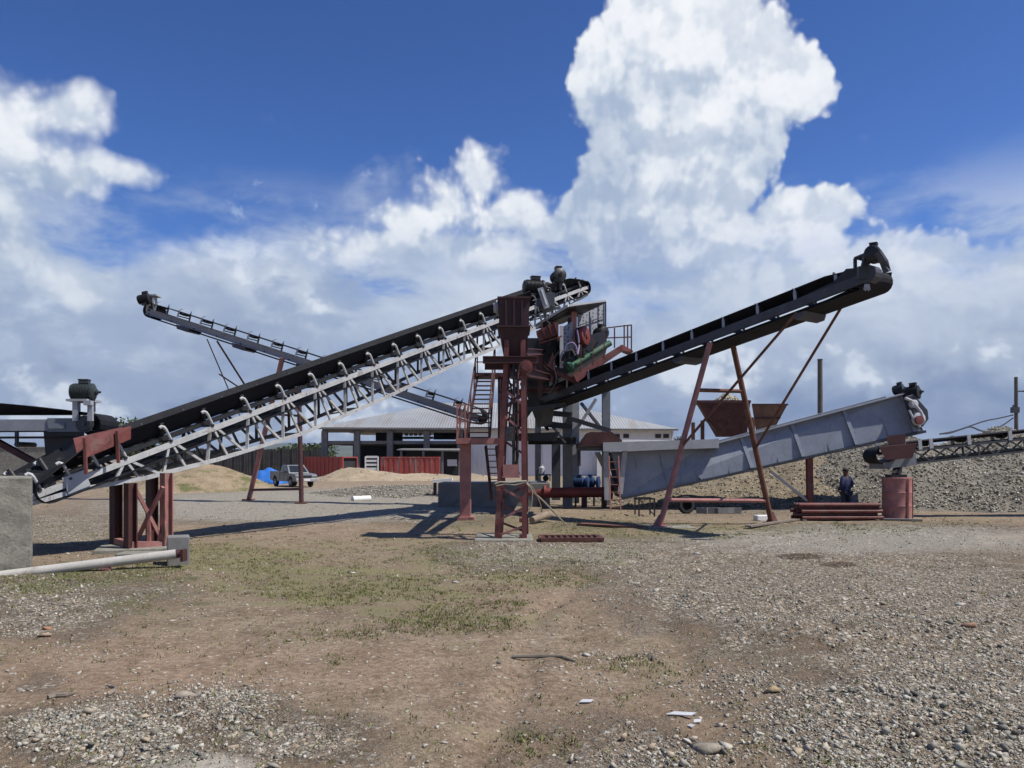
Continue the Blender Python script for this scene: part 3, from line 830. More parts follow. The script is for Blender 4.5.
def belt(root, L, w, cc, u_top, u_bot, trough, a0, a1, mat, trans=1.2):
    """endless belt: troughed carrying run, wraps, flat return run. cc = centre across"""
    r = None
    st = []
    n = max(12, int((a1 - a0) / .5))
    rad = (u_top - u_bot) / 2; mid = (u_top + u_bot) / 2
    for i in range(n + 1):
        a = a0 + (a1 - a0) * i / n
        st.append((a, u_top, min(1, max(0, (a - a0) / trans), max(0, (a1 - a) / trans))))
    for i in range(1, 8):
        t = math.pi / 2 - math.pi * i / 8
        st.append((a1 + rad * math.cos(t), mid + rad * math.sin(t), 0))
    for i in range(n + 1):
        a = a1 - (a1 - a0) * i / n
        st.append((a, u_bot, 0))
    for i in range(1, 8):
        t = -math.pi / 2 - math.pi * i / 8
        st.append((a0 + rad * math.cos(t), mid + rad * math.sin(t), 0))
    mb = MB(); vs = []
    for (a, u, f) in st:
        an = trough * f; fl = .40 * w / 2; wg = .60 * w / 2
        for sg, q in ((-1, 1), (-1, 0), (1, 0), (1, 1)):
            vs.append(L(a, cc + sg * (fl + q * wg * math.cos(an)), u + q * wg * math.sin(an)))
    fs = []
    N = len(st)
    for k in range(N):
        k2 = (k + 1) % N
        for j in range(3): fs.append((k * 4 + j, k * 4 + j + 1, k2 * 4 + j + 1, k2 * 4 + j))
    mb.add(vs, fs)
    return mb.build('belt', mat, root, solid=.022)

def idler_set(root, L, w, cc, u_belt, trough, a_list, bracket, mats, hook=None):
    """the first idler is built, the rest are copies with their roller"""
    a0 = a_list[0]; fl = .40 * w / 2; wg = .60 * w / 2
    mb = MB(); bracket(mb, L, a0, 0)
    first = mb.build('idler_bracket', mats[0], root, smooth=True)
    mb = MB(); bracket(mb, L, a0, 1); mb.build('far_bracket', mats[0], first, smooth=True)
    mr = MB(); r = .05
    ub = u_belt - r - .015
    mr.tube(L(a0, cc - fl, ub), L(a0, cc + fl, ub), r, n=8)
    for sg in (-1, 1):
        p = L(a0, cc + sg * (fl + .03), ub + .01); q = L(a0, cc + sg * (fl + wg * math.cos(trough) * .92), ub + wg * math.sin(trough) * .92)
        mr.tube(p, q, r, n=8)
    mr.bar(L(a0, cc - w / 2 * .95, ub - .12), L(a0, cc + w / 2 * .95, ub - .12), .06, .05, L.n)
    mr.build('roller', mats[1], first, smooth=True)
    for a in a_list[1:]:
        c = copy_tree(first, root); c.location = L.d * (a - a0)

def motor(parent, c, axis, r, ln, mat, box_up=UP, name='drive_motor', trim=None):
    """finned electric motor: ribbed drum, end bells, fan cowl, shaft; terminal box a part of it"""
    ax = V(axis).normalized(); c = V(c)
    prof = [(-.5, .25), (-.5, .55), (-.46, .86), (-.40, .92)]
    k = 11
    for i in range(k):
        t = -.38 + .62 * i / k; prof += [(t, .84), (t + .012, 1.0), (t + .03, 1.0), (t + .042, .84)]
    prof += [(.27, .86), (.28, 1.02), (.36, 1.02), (.40, .80), (.42, .35), (.50, .34), (.50, .15), (.62, .14), (.62, .02)]
    mb = MB(); mb.lathe(c, ax, [(a * ln, b * r) for a, b in prof], 20)
    side = ax.cross(box_up).normalized()
    for sg in (-1, 1):
        mb.bar(c + side * sg * r * .65 - box_up * r * 1.02 - ax * ln * .25, c + side * sg * r * .65 - box_up * r * 1.02 + ax * ln * .2, r * .35, r * .16, box_up)
    o = mb.build(name, mat, parent, smooth=True)
    tb = MB(); rot = Matrix((ax, side, box_up)).transposed()
    tb.box(c + box_up * r * 1.16 + ax * ln * .02, (ln * .36, r * .9, r * .42), rot)
    tb.box(c + box_up * r * 1.42 + ax * ln * .02, (ln * .40, r * 1.0, r * .12), rot)
    tb.build('terminal_box', trim or mat, o, bevel=r * .04)
    return o

# ============ main inclined truss conveyor
def main_conveyor():
    YA, YB = 15.8, 33.0
    L = Line(P(40, 494, YA), P(588, 287, YB))
    root = thing('belt_conveyor', 'long black belt conveyor on a pale lattice truss rising from the concrete block', 'conveyor', (L(3).x, L(3).y, 0), 'belt conveyors of the plant')
    W = 1.15; n_p = 0
    pts = {40: .12, 75: .2, 137: .50, 206: .74, 289: .97, 372: .97, 444: .86, 505: .86, 540: .70, 588: .26}
    ks = sorted(pts); aa = [L.a_at(k) for k in ks]; dd = [pts[k] for k in ks]
    def depth(a): return float(np.interp(a, aa, dd))
    first = L.a_at(126); step = 1.13
    nodes = []
    a = first
    while a < L.len - .3: nodes.append(a); a += step
    for c in (0, -W):
        mb = MB()
        mb.bar(L(-.4, c, 0), L(L.len, c, 0), .09, .12, L.n)
        seg = [-.2] + [x for x in aa if x > 0] 
        for p, q in zip(seg[:-1], seg[1:]): mb.bar(L(p, c, -depth(p)), L(q + .02, c, -depth(q)), .08, .09, L.n)
        mb.bar(L(L.len, c, .04), L(L.len, c, -.30), .07)
        for k, a in enumerate(nodes):
            f = step * .5
            mb.bar(L(a - .10, c, -.05), L(a - .42, c, -depth(a - .42)), .068, .055)
            mb.bar(L(a + .02, c, -.05), L(a + .15, c, -depth(a + .15)), .058, .05)
            mb.bar(L(a + .12, c, -.05), L(a + .64, c, -depth(a + .64)), .064, .055)
        mb.build('truss', M['truss'] if c == 0 else M['dgrey'], root)  # far truss gets dark paint for the shade it stands in
    for a in nodes[::2]:
        mb = MB(); dpt = depth(a + .2)
        mb.bar(L(a + .2, .0, -dpt), L(a + .2, -W, -dpt), .06)
        mb.bar(L(a + .2, .0, -dpt), L(a - .35, -W, -depth(a - .35)), .04)
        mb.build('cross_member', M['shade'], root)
    belt(root, L, 1.42, -W / 2, .27, -.24, R(57), .15, L.len - .25, M['belt'])
    def bracket(mb, L, a, far):
        for c, sg in (((0, -1), (-W, 1))[far],):
            mb.path([L(a + .05, c, .02), L(a + .02, c, .20), L(a - .0, c + sg * .01, .36), L(a - .02, c + sg * .02, .42), L(a - .06, c + sg * .04, .455), L(a - .115, c + sg * .05, .44)], [.030, .031, .034, .038, .043, .04], 8)
            mb.box(L(a + .02, c, .06), (.14, .05, .06), Matrix((L.d, L.s, L.n)).transposed())
    al = [first - .62 * k for k in (3, 2, 1)] + nodes
    idler_set(root, L, 1.36, -W / 2, .27, R(57), al, bracket, (M['truss'], M['black']))
    # return rollers
    for a in nodes[1::3]:
        mb = MB(); mb.tube(L(a, -.05, -.26), L(a, -W + .05, -.26), .05); mb.build('return_roller', M['black'], root, smooth=True)
    # pulleys
    for a, nm in ((.15, 'tail_pulley'), (L.len - .25, 'head_pulley')):
        mb = MB(); mb.lathe(L(a, -W / 2 - .56, .12), L.s, [(0, .05), (.06, .05), (.06, .25), (1.06, .25), (1.06, .05), (1.14, .05)], 18); mb.build(nm, M['black'], root, smooth=True)
    mb = MB(); mb.box(L(.72, .055, -.02), (.48, .02, .36), Matrix((L.d, L.s, L.n)).transposed()); mb.build('bearing_plate', M['lgrey'], root)
    # red loading skirts and posts
    Yk = 16.05
    mb = MB(); pl = [P(81, 437.5, Yk), P(131, 426, Yk + 1.05), P(131, 439, Yk + 1.05), P(86, 458, Yk)]
    mb.prism(pl, V((-.02, .03, 0))); mb.build('loading_skirt', M['red'], root)
    off = V((-.42, .46, 0)); mb = MB(); mb.prism([p + off for p in pl], V((-.02, .03, 0))); mb.build('loading_skirt', M['red'], root)
    for px, y0, y1, Y in ((84.5, 438, 474, 16.0), (116.8, 431, 463, 16.7)):
        mb = MB(); mb.bar(P(px, y0, Y), P(px + 1.6, y1, Y), .055); mb.build('skirt_post', M['red'], root)
    # support legs under the tail half
    def leg(px, py_top, Y, mat):
        b = P(px, 0, Y); mb = MB(); top = P(px, py_top, Y); mb.ibeam(V((b.x, Y, -.1)), top, .22, .20, .025, V((.6, .8, 0))); return mb.build('support_leg', mat, root)
    leg(130.5, 483, 17.0, M['dred']); leg(116, 484, 17.9, M['dred'])
    leg(166.5, 473, 17.5, M['fred']); leg(152, 477, 18.5, M['dred'])
    mb = MB(); g = V((0, 0, .02))
    p1, p2 = P(134, 520, 17.1), P(163, 520, 17.5)
    for (xa, ya, xb, yb) in ((136, 490, 163, 542), (163, 487, 136, 542)):
        mb.bar(P(xa, ya, 17.1), P(xb, yb, 17.5), .07)
    mb.bar(P(149, 509, 17.3), P(149, 543, 17.3), .07)
    mb.bar(P(131, 546, 17.05), P(166, 546, 17.5), .16, .2)
    mb.bar(P(117, 542, 17.8), P(131, 546, 17.05), .14, .18)
    mb.build('leg_bracing', M['fred'], root)
    mb = MB(); c0 = P(141, 0, 17.6); mb.box((c0.x, 17.6, .0), (1.7, 1.7, .16), Matrix.Rotation(R(20), 3, 'Z')); mb.build('concrete_pad', M['concrete'], root, bevel=.02)
    # inner stringer tying the idlers, and the drive on the head
    mb = MB()
    for c in (-.18, -W + .18): mb.bar(L(.2, c, .16), L(L.len - .1, c, .16), .07, .09, L.n)
    mb.build('idler_stringer', M['black'], root)
    mb = MB()
    for (x, y) in ((541, 300), (549, 300), (545, 312), (552, 308)):
        mb.bar(P(x, y + 12, 30.2), P(x + 1, y - 12, 30.2), .09)
    mb.bar(P(534, 311, 30.2), P(560, 308, 30.2), .12, .1); mb.bar(P(534, 296, 30.2), P(556, 296, 30.2), .1, .08)
    mb.tube(P(546, 305, 30.0), P(546, 305, 31.2), .30, n=14)
    mb.box(P(550, 300, 30.0), (.34, .4, .5)); mb.box(P(540, 303, 30.0), (.24, .3, .34))
    mb.build('drive_frame', M['dgrey'], root)
    motor(root, P(535, 287.5, 30.0), (1, .25, 0), .29, .95, M['black'])
    mb = MB(); mb.tube(P(541, 290, 29.7), P(546, 305, 29.7), .05); mb.box(P(543.5, 298, 29.75), (.22, .1, .8), Matrix.Rotation(R(-18), 3, 'Y')); mb.build('belt_guard', M['lgrey'], root)
    motor(root, P(558, 276.5, 31.4), (.3, -.9, .1), .26, .7, M['black'])
    mb = MB(); mb.bar(P(555, 290, 31.4), P(556, 281, 31.4), .1); mb.bar(P(561, 290, 31.4), P(560, 281, 31.4), .1); mb.bar(P(554, 281.5, 31.4), P(563, 281.5, 31.4), .5, .08); mb.build('motor_stand', M['dgrey'], root)
    return L
LM = main_conveyor()

# ============ channel-stringer conveyors
def channel_conveyor(root, L, W, ch, spacing, a_first, u_belt, u_ret, mats, belt_w, a_belt=(.2, None), trough=R(32), hang=0, bracket_r=.03):
    """two channel stringers, belt above, idlers on brackets, cross ties, head drum"""
    st, br, dk = mats
    for c, out in ((0, -1), (-W, 1)):
        mb = MB(); mb.channel(L(0, c, 0), L(L.len, c, 0), .10, ch, .018, out, L.n); mb.build('stringer', st, root)
    belt(root, L, belt_w, -W / 2, u_belt, u_ret, trough, a_belt[0], a_belt[1] or L.len - .15, M['belt'], 1.0)
    def bracket(mb, L, a, far):
        for c, sg in (((0, -1), (-W, 1))[far],):
            mb.bar(L(a, c, ch / 2), L(a, c + sg * .03, u_belt + .10), .09, .02, L.s)
            mb.path([L(a, c + sg * .03, u_belt + .06), L(a - .02, c + sg * .06, u_belt + .17), L(a - .10, c + sg * .12, u_belt + .20)], bracket_r, 6)
    al = []; a = a_first
    while a < L.len - .35: al.append(a); a += spacing
    idler_set(root, L, belt_w * .95, -W / 2, u_belt, trough, al, bracket, (br, dk))
    for a in al:
        mb = MB(); mb.bar(L(a + .3, 0, -ch / 2 + .04), L(a + .3, -W, -ch / 2 + .04), .06, .08, L.n); mb.build('cross_tie', dk, root)
    mb = MB(); ra = (u_belt - u_ret) / 2
    mb.lathe(L(L.len - .15, -W - .02, (u_belt + u_ret) / 2), L.s, [(0, .05), (.1, .05), (.1, ra), (W - .06, ra), (W - .06, .05), (W + .06, .05)], 18); mb.build('head_pulley', dk, root, smooth=True)
    return al

# ---- right-hand conveyor
def right_conveyor():
    A = P(533, 404, 30.5); B = P(868, 277, 19.3)
    L = Line(A, B)
    root = thing('belt_conveyor', 'dark grey belt conveyor climbing to the right on a tall red A-frame', 'conveyor', (P(712, 0, 23.9).x, 23.9, 0), 'belt conveyors of the plant')
    W = .95
    channel_conveyor(root, L, W, .24, (L.a_at(837) - L.a_at(612)) / 7, L.a_at(612) - 2 * (L.a_at(837) - L.a_at(612)) / 7, .27, -.24, (M['dgrey'], M['lgrey'], M['black']), .98, trough=R(38))
    # side plates below the stringers at the head, hanging brackets, drive
    mb = MB()
    for c in (.02, -W - .02): mb.prism([L(L.len - 2.0, c, -.12), L(L.len + .02, c, -.1), L(L.len + .12, c, .22), L(L.len - .5, c, .40), L(L.len - .9, c, .2), L(L.len - 2.0, c, .12)], L.s * .015)
    mb.build('head_plate', M['black'], root)
    for px in (676, 797):
        mb = MB(); a = L.a_at(px); mb.prism([L(a - .2, .03, -.26), L(a + .2, .03, -.26), L(a + .12, .03, -.40), L(a - .12, .03, -.40)], L.s * -(W + .06)); mb.build('return_roller_box', M['dgrey'], root)
    mb = MB(); a = L.len
    mb.bar(L(a - .05, -.1, .3), L(a - .08, -.1, .62), .07); mb.bar(L(a - .35, -.1, .3), L(a - .3, -.1, .62), .07); mb.box(L(a - .12, -.3, .62), (.36, .5, .05), Matrix((L.d, L.s, L.n)).transposed())
    mb.tube(L(a + .05, .1, .05), L(a + .05, -.2, .05), .22, n=14); mb.box(L(a + .02, .1, .30), (.14, .1, .62), Matrix.Rotation(R(14), 3, 'Y') @ Matrix.Identity(3))
    mb.box(L(a - .02, .12, .1), (.3, .12, .3)); mb.build('drive_frame', M['dgrey'], root)
    motor(root, P(873.5, 254.5, 19.0), (-.55, .75, 0) if False else (.55, .8, 0), .19, .52, M['black'])
    mb = MB(); mb.path([P(878, 252, 18.5), P(884, 262, 18.5), P(887, 272, 18.5)], [.09, .10, .10], 8); mb.build('belt_guard', M['dgrey'], root, smooth=True)
    mb = MB()
    for k in range(5): mb.bar(P(865 + k, 284, 19.2), P(864 + k * 1.5, 290 + (k % 2), 19.2), .02)
    mb.build('belt_scraper', M['lgrey'], root)
    # A-frame: splayed legs, cross bars, tie rods
    bl = V((P(659, 0, 23.3).x, 23.3, -.05)); tl = P(710, 343, 23.25)
    br = V((P(772, 0, 24.6).x, 24.6, -.05)); tr = P(732, 341, 23.7)
    mb = MB(); mb.tube(bl, tl, .085, n=10); l1 = mb.build('leg', M['fred'], root, smooth=True)
    mb = MB(); mb.tube(br, tr, .085, n=10); l2 = mb.build('leg', M['rust'], root, smooth=True); l2['label'] = 'darker rust brown leg'
    def on(p, q, py):
        ya = HZ - (p.z - 2) * F / p.y; yb = HZ - (q.z - 2) * F / q.y; t = (py - ya) / (yb - ya); return p.lerp(q, t)
    for py, m_ in ((500, M['fred']), (390, M['rust'])):
        mb = MB(); mb.tube(on(bl, tl, py), on(br, tr, py), .06, n=8); mb.build('cross_bar', m_, root, smooth=True)
    for px, py, (p, q), sgn in ((796, 309, (bl, tl), 0), (819, 306, (br, tr), -W)):
        mb = MB(); e = L(L.a_at(px), sgn, -.22); mb.tube(e, on(p, q, 447), .04, n=7); mb.build('stay_rod', M['rust'], root, smooth=True)
    for p in (bl, br):
        mb = MB(); mb.box((p.x, p.y, .03), (.42, .42, .03)); mb.prism([p + V((-.2, 0, .08)), p + V((.2, 0, .08)), p + V((.05, 0, .42)), p + V((-.0, 0, .42))], V((0, .02, 0))); mb.build('foot_plate', M['fred'], root)
    mb = MB(); mb.box((bl.x + .2, bl.y, -.03), (1.6, .9, .1)); mb.build('concrete_pad', M['concrete'], root, bevel=.02)
right_conveyor()

# ---- far left conveyor, behind the main one
def back_conveyor():
    A = P(478, 419, 34.0); B = P(146, 311, 38.5)
    L = Line(A, B)
    root = thing('belt_conveyor', 'narrow grey belt conveyor climbing to the left behind the long lattice one', 'conveyor', (P(282, 0, 37.5).x, 37.5, 0), 'belt conveyors of the plant')
    W = .9
    channel_conveyor(root, L, W, .30, 1.36, L.a_at(452), .44, -.26, (M['farsteel'], M['lgrey'], M['black']), .9, trough=R(6), bracket_r=.02)
    for px in (184, 240):
        mb = MB(); a = L.a_at(px); mb.prism([L(a - .4, .03, -.17), L(a + .4, .03, -.17), L(a + .3, .03, -.36), L(a - .3, .03, -.36)], L.s * -(W + .06)); mb.build('return_roller_box', M['dgrey'], root)
    mb = MB(); a = L.len
    mb.bar(L(a, -.1, 0), L(a + .15, -.1, .75), .12); mb.bar(L(a - .4, -.1, .1), L(a - .1, -.1, .75), .08); mb.box(L(a + .08, -.3, .5), (.34, .5, .5)); mb.box(L(a + .1, -.3, .80), (.6, .6, .07))
    mb.build('drive_frame', M['lgrey'], root)
    motor(root, P(144.5, 299, 38.3), (.96, .1, .25), .24, .66, M['black'])
    bl = V((P(248.5, 0, 38.5).x, 38.5, -.05)); br = V((P(301.5, 0, 35.6).x, 35.6, -.05))
    tl = L(L.a_at(283), 0, -.1); tr = L(L.a_at(297), -W * .2, -.1)
    mb = MB(); mb.tube(bl, tl, .12, n=10); o = mb.build('leg', M['fred'], root, smooth=True)
    mb = MB(); mb.tube(br, tr, .11, n=10); o = mb.build('leg', M['dred'], root, smooth=True); o['label'] = 'dark red leg'
    mb = MB(); mb.tube(bl.lerp(tl, .085), br.lerp(tr, .11), .06, n=8); mb.build('cross_bar', M['dred'], root, smooth=True)
    mb = MB(); mb.tube(bl.lerp(tl, .62), br.lerp(tr, .62), .05, n=8); mb.build('cross_bar', M['dred'], root, smooth=True)
    for pa, pb, r in (((207, 339), (245, 428), .03), ((217, 341), (262, 412), .05), ((219, 374), (258, 400), .04)):
        mb = MB(); mb.tube(P(*pa, 37.6), P(*pb, 38.0), r, n=6); mb.build('stay_rod', M['rust'], root, smooth=True)
    for p in (bl, br):
        mb = MB(); mb.box((p.x, p.y, .04), (.5, .5, .06)); mb.build('foot_plate', M['rust'], root)
back_conveyor()

# ---- feeding conveyor at the left edge
def feed_conveyor():
    A = P(-260, 426, 16.6); B = P(93, 425, 17.3)
    L = Line(A, B)
    root = thing('belt_conveyor', 'grey channel conveyor with a big motor on top, coming in from the left edge', 'conveyor', (P(20, 0, 17).x, 17, 0), 'belt conveyors of the plant')
    W = .75
    def rb(*a): return Matrix((L.d, L.s, L.n)).transposed()
    for c, out in ((0, -1), (-W, 1)):
        mb = MB(); mb.channel(L(0, c, 0), L(L.len, c, 0), .12, .25, .02, out, L.n); mb.build('stringer', M['farsteel'], root)
    mb = MB(); mb.box(L(L.len - .55, .075, .0), (.75, .02, .30), rb()); mb.box(L(L.len - .72, .09, -.02), (.34, .05, .12), rb()); mb.build('bearing_plate', M['grey'], root)
    belt(root, L, .98, -W / 2, .26, -.26, R(62), .2, L.len - .05, M['belt'], 2.4)
    mb = MB(); mb.lathe(L(L.len - .05, -W - .02, 0), L.s, [(0, .05), (.1, .05), (.1, .24), (W - .06, .24), (W - .06, .05), (W + .10, .05)], 18); mb.build('head_pulley', M['black'], root, smooth=True)
    mb = MB(); mb.lathe(L(L.len - .13, .09, .02), L.s, [(0, .19), (.02, .19), (.02, .15), (.05, .15), (.05, .04), (.1, .04)], 18); mb.build('drive_sheave', M['dgrey'], root, smooth=True)
    Ym = 17.25
    motor(root, P(84, 392, Ym), (.985, .16, 0), .19, .56, M['dgreen'])
    mb = MB()
    for px, dy in ((75.5, 0), (90.5, 0)):
        mb.bar(P(px, 401, Ym - .15), P(px, 421, Ym - .15), .11, .06, V((0, 1, 0))); mb.bar(P(px + 2, 401, Ym + .35), P(px + 2, 421, Ym + .35), .11, .06, V((0, 1, 0)))
    mb.box(P(84, 401, Ym + .1), (.46, .62, .05)); mb.box(P(88.5, 403, Ym - .2), (.16, .12, .10))
    mb.build('motor_stand', M['lgrey'], root)
    for a in (L.len - 2.9, L.len - 1.6):
        mb = MB(); mb.tube(L(a, .0, -.42), L(a, -W, -.42), .06); mb.bar(L(a, 0, -.12), L(a, 0, -.44), .06); mb.build('return_roller', M['dgrey'], root, smooth=True)
    mb = MB(); mb.bar(P(-40, 421, 17.3), P(36, 463, 17.3), .15, .12); mb.build('strut', M['dred'], root)
    # transfer hopper and rubber apron under the head
    mb = MB(); Y0, Y1 = 17.2, 18.0
    mb.open_hull([P(46, 457, Y0), P(85, 461, Y0 - .2), P(85, 459, Y1), P(46, 455, Y1)], [P(44, 432, Y0), P(84, 432, Y0), P(84, 432, Y1), P(44, 432, Y1)])
    mb.build('transfer_hopper', M['black'], root, solid=.02)
    mb = MB(); q = [P(4, 476, 16.7), P(44, 455, 17.2), P(86, 453, 17.2), P(40, 477, 16.7)]
    mb.prism(q, V((0, .05, -.03))); mb.build('rubber_apron', M['belt'], root)
    # trestle that carries it, off the left edge
    mb = MB()
    for px in (-150, -40):
        t = P(px, 432, 17.3); mb.bar(V((t.x, t.y, -.1)), t, .16); mb.bar(V((t.x, t.y + .9, -.1)), t + V((0, .9, 0)), .16)
    mb.build('trestle', M['dred'], root)
feed_conveyor()

# ---- far right truss conveyor in front of the stockpile
def far_right_conveyor():
    A = P(879, 466.5, 26.6); B = P(1120, 441, 27.6)
    L = Line(A, B)
    root = thing('belt_conveyor', 'low grey truss conveyor running right from under the trough above the rusty drum', 'conveyor', (A.x, A.y, 0), 'belt conveyors of the plant')
    W = .8
    for c in (0, -W):
        mb = MB(); mb.bar(L(0, c, .42), L(L.len, c, .42), .06, .07, L.n); mb.bar(L(.9, c, -.02), L(L.len, c, .0), .05, .06, L.n)
        k = 1.3; i = 0
        while k < L.len - .4:
            mb.bar(L(k, c, .40), L(k + .62, c, .0), .045); mb.bar(L(k + 1.2, c, .40), L(k + .62, c, .0), .045)
            if i % 2: mb.bar(L(k + 1.2, c, .4), L(k + 1.2, c, 0), .05)
            k += 1.2; i += 1
        mb.build('truss', M['dgrey'] if c == 0 else M['black'], root)
    mb = MB(); mb.prism([L(.15, .04, -.1), L(1.35, .04, -.08), L(1.35, .04, .30), L(1.0, .04, .30), L(.35, .04, .12), L(.15, .04, .1)], L.s * -(W + .08)); mb.build('tail_box', M['grey'], root)
    belt(root, L, .8, -W / 2, .62, .08, R(25), .2, L.len, M['belt'], .8)
    def bracket(mb, L, a, far):
        for c in ((.03, -W - .03)[far],): mb.box(L(a, c, .60), (.13, .04, .34), Matrix((L.d, L.s, L.n)).transposed())
    al = [L.a_at(q) for q in (893, 905, 921, 932, 970, 1011)] + [L.a_at(1011) + 1.35]
    idler_set(root, L, .78, -W / 2, .62, R(25), al, bracket, (M['lgrey'], M['black']))
    # red loading chute
    mb = MB(); Y0 = 26.2; Y1 = 27.2
    mb.open_hull([P(886, 460, Y0), P(912, 458, Y0), P(911, 457, Y1), P(887, 458, Y1)], [P(879, 447, Y0), P(917, 443, Y0), P(915, 443, Y1), P(881, 446, Y1)])
    mb.open_hull([P(890, 448, Y0 + .1), P(905, 446, Y0 + .1), P(904, 446, Y1 - .1), P(890, 447, Y1 - .1)], [P(886, 437, Y0 + .1), P(905, 434, Y0 + .1), P(904, 434, Y1 - .1), P(886, 436, Y1 - .1)])
    mb.build('loading_chute', M['dred'], root, solid=.025)
    mb = MB(); mb.bar(L(.9, -.3, -.1), V((P(895, 0, 26.5).x, 26.5, 1.45)), .22); mb.box(P(896, 476, 26.5), (.5, .5, .10)); mb.build('saddle', M['black'], root)
    mb = MB()
    for a in (6.4, 8.0):
        t = L(a, -W / 2, 0); mb.bar(V((t.x, t.y, -.1)), t, .1)
    mb.build('trestle', M['dgrey'], root)
far_right_conveyor()
# ---------------------------------------------------------------- red front tower
def tower():
    Y0, Y1 = 19.6, 20.7
    root = thing('steel_tower', 'slim dark red braced tower with a dark hopper box on top, nearest the camera', 'tower', (P(511, 0, Y0).x, Y0, 0))
    def g(px, Y): return V((P(px, 0, Y0).x, Y, -.12))
    tops = {}
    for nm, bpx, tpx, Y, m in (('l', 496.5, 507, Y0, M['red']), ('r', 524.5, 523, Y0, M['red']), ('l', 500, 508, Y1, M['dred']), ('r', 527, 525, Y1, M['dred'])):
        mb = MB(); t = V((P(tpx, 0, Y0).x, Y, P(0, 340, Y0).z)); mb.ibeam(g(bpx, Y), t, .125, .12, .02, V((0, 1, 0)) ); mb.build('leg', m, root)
        tops[(nm, Y)] = (g(bpx, Y), t)
    def on(k, py):
        p, q = tops[k]; z = P(0, py, Y0).z; return p.lerp(q, (z - p.z) / (q.z - p.z))
    i = 0
    for (ya, yb) in ((487, 500), (520, 508), (536, 526), (455, 440), (415, 432), (390, 405)):
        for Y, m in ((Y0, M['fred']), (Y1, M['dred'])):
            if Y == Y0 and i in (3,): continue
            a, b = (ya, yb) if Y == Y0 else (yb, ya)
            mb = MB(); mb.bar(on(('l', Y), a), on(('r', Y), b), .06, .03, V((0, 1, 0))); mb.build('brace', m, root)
        i += 1
    for k in ('l', 'r'):
        for ya, yb in ((535, 500), (490, 455), (440, 405), (400, 368)):
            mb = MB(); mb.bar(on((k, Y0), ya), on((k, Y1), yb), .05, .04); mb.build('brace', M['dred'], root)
    # gussets with bolts where the braces meet the front legs
    for k, sg in (('l', 1), ('r', -1)):
        for py in (536, 520, 500, 487):
            p = on((k, Y0), py) + V((sg * .075, -.09, 0)); mb = MB(); mb.box(p, (.11, .012, .11))
            for dx in (-.03, .03):
                for dz in (-.03, .03): mb.tube(p + V((dx, -.006, dz)), p + V((dx, -.022, dz)), .014, n=6)
            mb.build('gusset', M['red'], root)
    # upper lattice and conduits between the legs
    for ya, yb in ((440, 424), (424, 408), (408, 392), (392, 376)):
        for Y, a, b in ((Y0, ya, yb), (Y1, yb, ya)):
            mb = MB(); mb.bar(on(('l', Y), a), on(('r', Y), b), .045, .03, V((0, 1, 0))); mb.build('brace', M['dred'], root)
    for px, m_ in ((513.5, 'black'), (517, 'dred')):
        mb = MB(); mb.tube(P(px, 474, Y0 + .5), P(px + .8, 362, Y0 + .5), .04, n=8); mb.build('conduit', M[m_], root, smooth=True)
    for pts, r in ((((513, 452, .3), (516, 448, .2), (518, 455, .25), (516, 465, .3), (519, 474, .4)), .03), (((507, 372, .2), (512, 395, .15), (509, 420, .2), (513, 445, .3)), .022)):
        mb = MB(); mb.path(cr([P(x, y, Y0 + d) for x, y, d in pts]), r); mb.build('cable', M['cable'], root, smooth=True)
    mb = MB(); mb.box(P(509, 434, Y0 + .3), (.22, .2, .34)); mb.build('junction_box', M['dgrey'], root, bevel=.01)
    mb = MB(); c = P(511, 470.5, Y0 - .06); mb.box(c, (.40, .03, .30)); mb.bar(c + V((-.22, 0, -.16)), c + V((.22, 0, -.16)), .05, .04); mb.build('gusset_plate', M['fred'], root)
    mb = MB(); c = P(504, 541, Y0 + .4); mb.box((c.x, Y0 + .45, -.03), (1.45, 1.9, .14)); mb.build('concrete_pad', M['concrete'], root, bevel=.02)
    # hopper box with flange, tapering chute
    def ring(x0, x1, y, ya, yb): 
        z = P(0, y, Y0).z; a, b = P(x0, 0, Y0).x, P(x1, 0, Y0).x
        return [V((a, ya, z)), V((b, ya, z)), V((b, yb, z)), V((a, yb, z))]
    mb = MB(); mb.hull(ring(499, 529, 326, Y0 - .1, Y1 + .1), ring(499, 529, 299.5, Y0 - .1, Y1 + .1)); 
    mb.hull(ring(497.5, 530.5, 299.4, Y0 - .14, Y1 + .14), ring(497.5, 530.5, 297.5, Y0 - .14, Y1 + .14))
    mb.hull(ring(497.5, 530.5, 328, Y0 - .14, Y1 + .14), ring(497.5, 530.5, 326.1, Y0 - .14, Y1 + .14))
    for px in (506, 514, 522): mb.bar(P(px, 325.5, Y0 - .12), P(px, 300, Y0 - .12), .04, .04)
    hb = mb.build('hopper_box', M['maroon'], root)
    mb = MB(); mb.hull(ring(504, 526, 356, Y0 + .1, Y1 - .1), ring(499, 529, 328.2, Y0 - .08, Y1 + .08)); mb.build('chute', M['maroon'], root)
    mb = MB(); mb.lathe(P(498.2, 308, Y0 + .5), V((-1, 0, 0)), [(0, .20), (.05, .20), (.05, .14), (.12, .12), (.12, .02)], 14); mb.build('inspection_cap', M['lgrey'], root, smooth=True)
    # cross beam at mid height and its drum
    for yy in (Y0 - .12, Y1 + .12):
        mb = MB(); mb.ibeam(V((P(483, 0, Y0).x, yy, P(0, 360.5, Y0).z)), V((P(538, 0, Y0).x, yy, P(0, 360.5, Y0).z)), .18, .17, .025); mb.build('cross_beam', M['dred'], root)
    mb = MB(); mb.lathe(P(526, 367, Y0 - .2), V((0, -1, 0)), [(-.1, .17), (.12, .17), (.12, .12), (.17, .11), (.17, .02)], 16); mb.build('end_cap', M['red'], root, smooth=True)
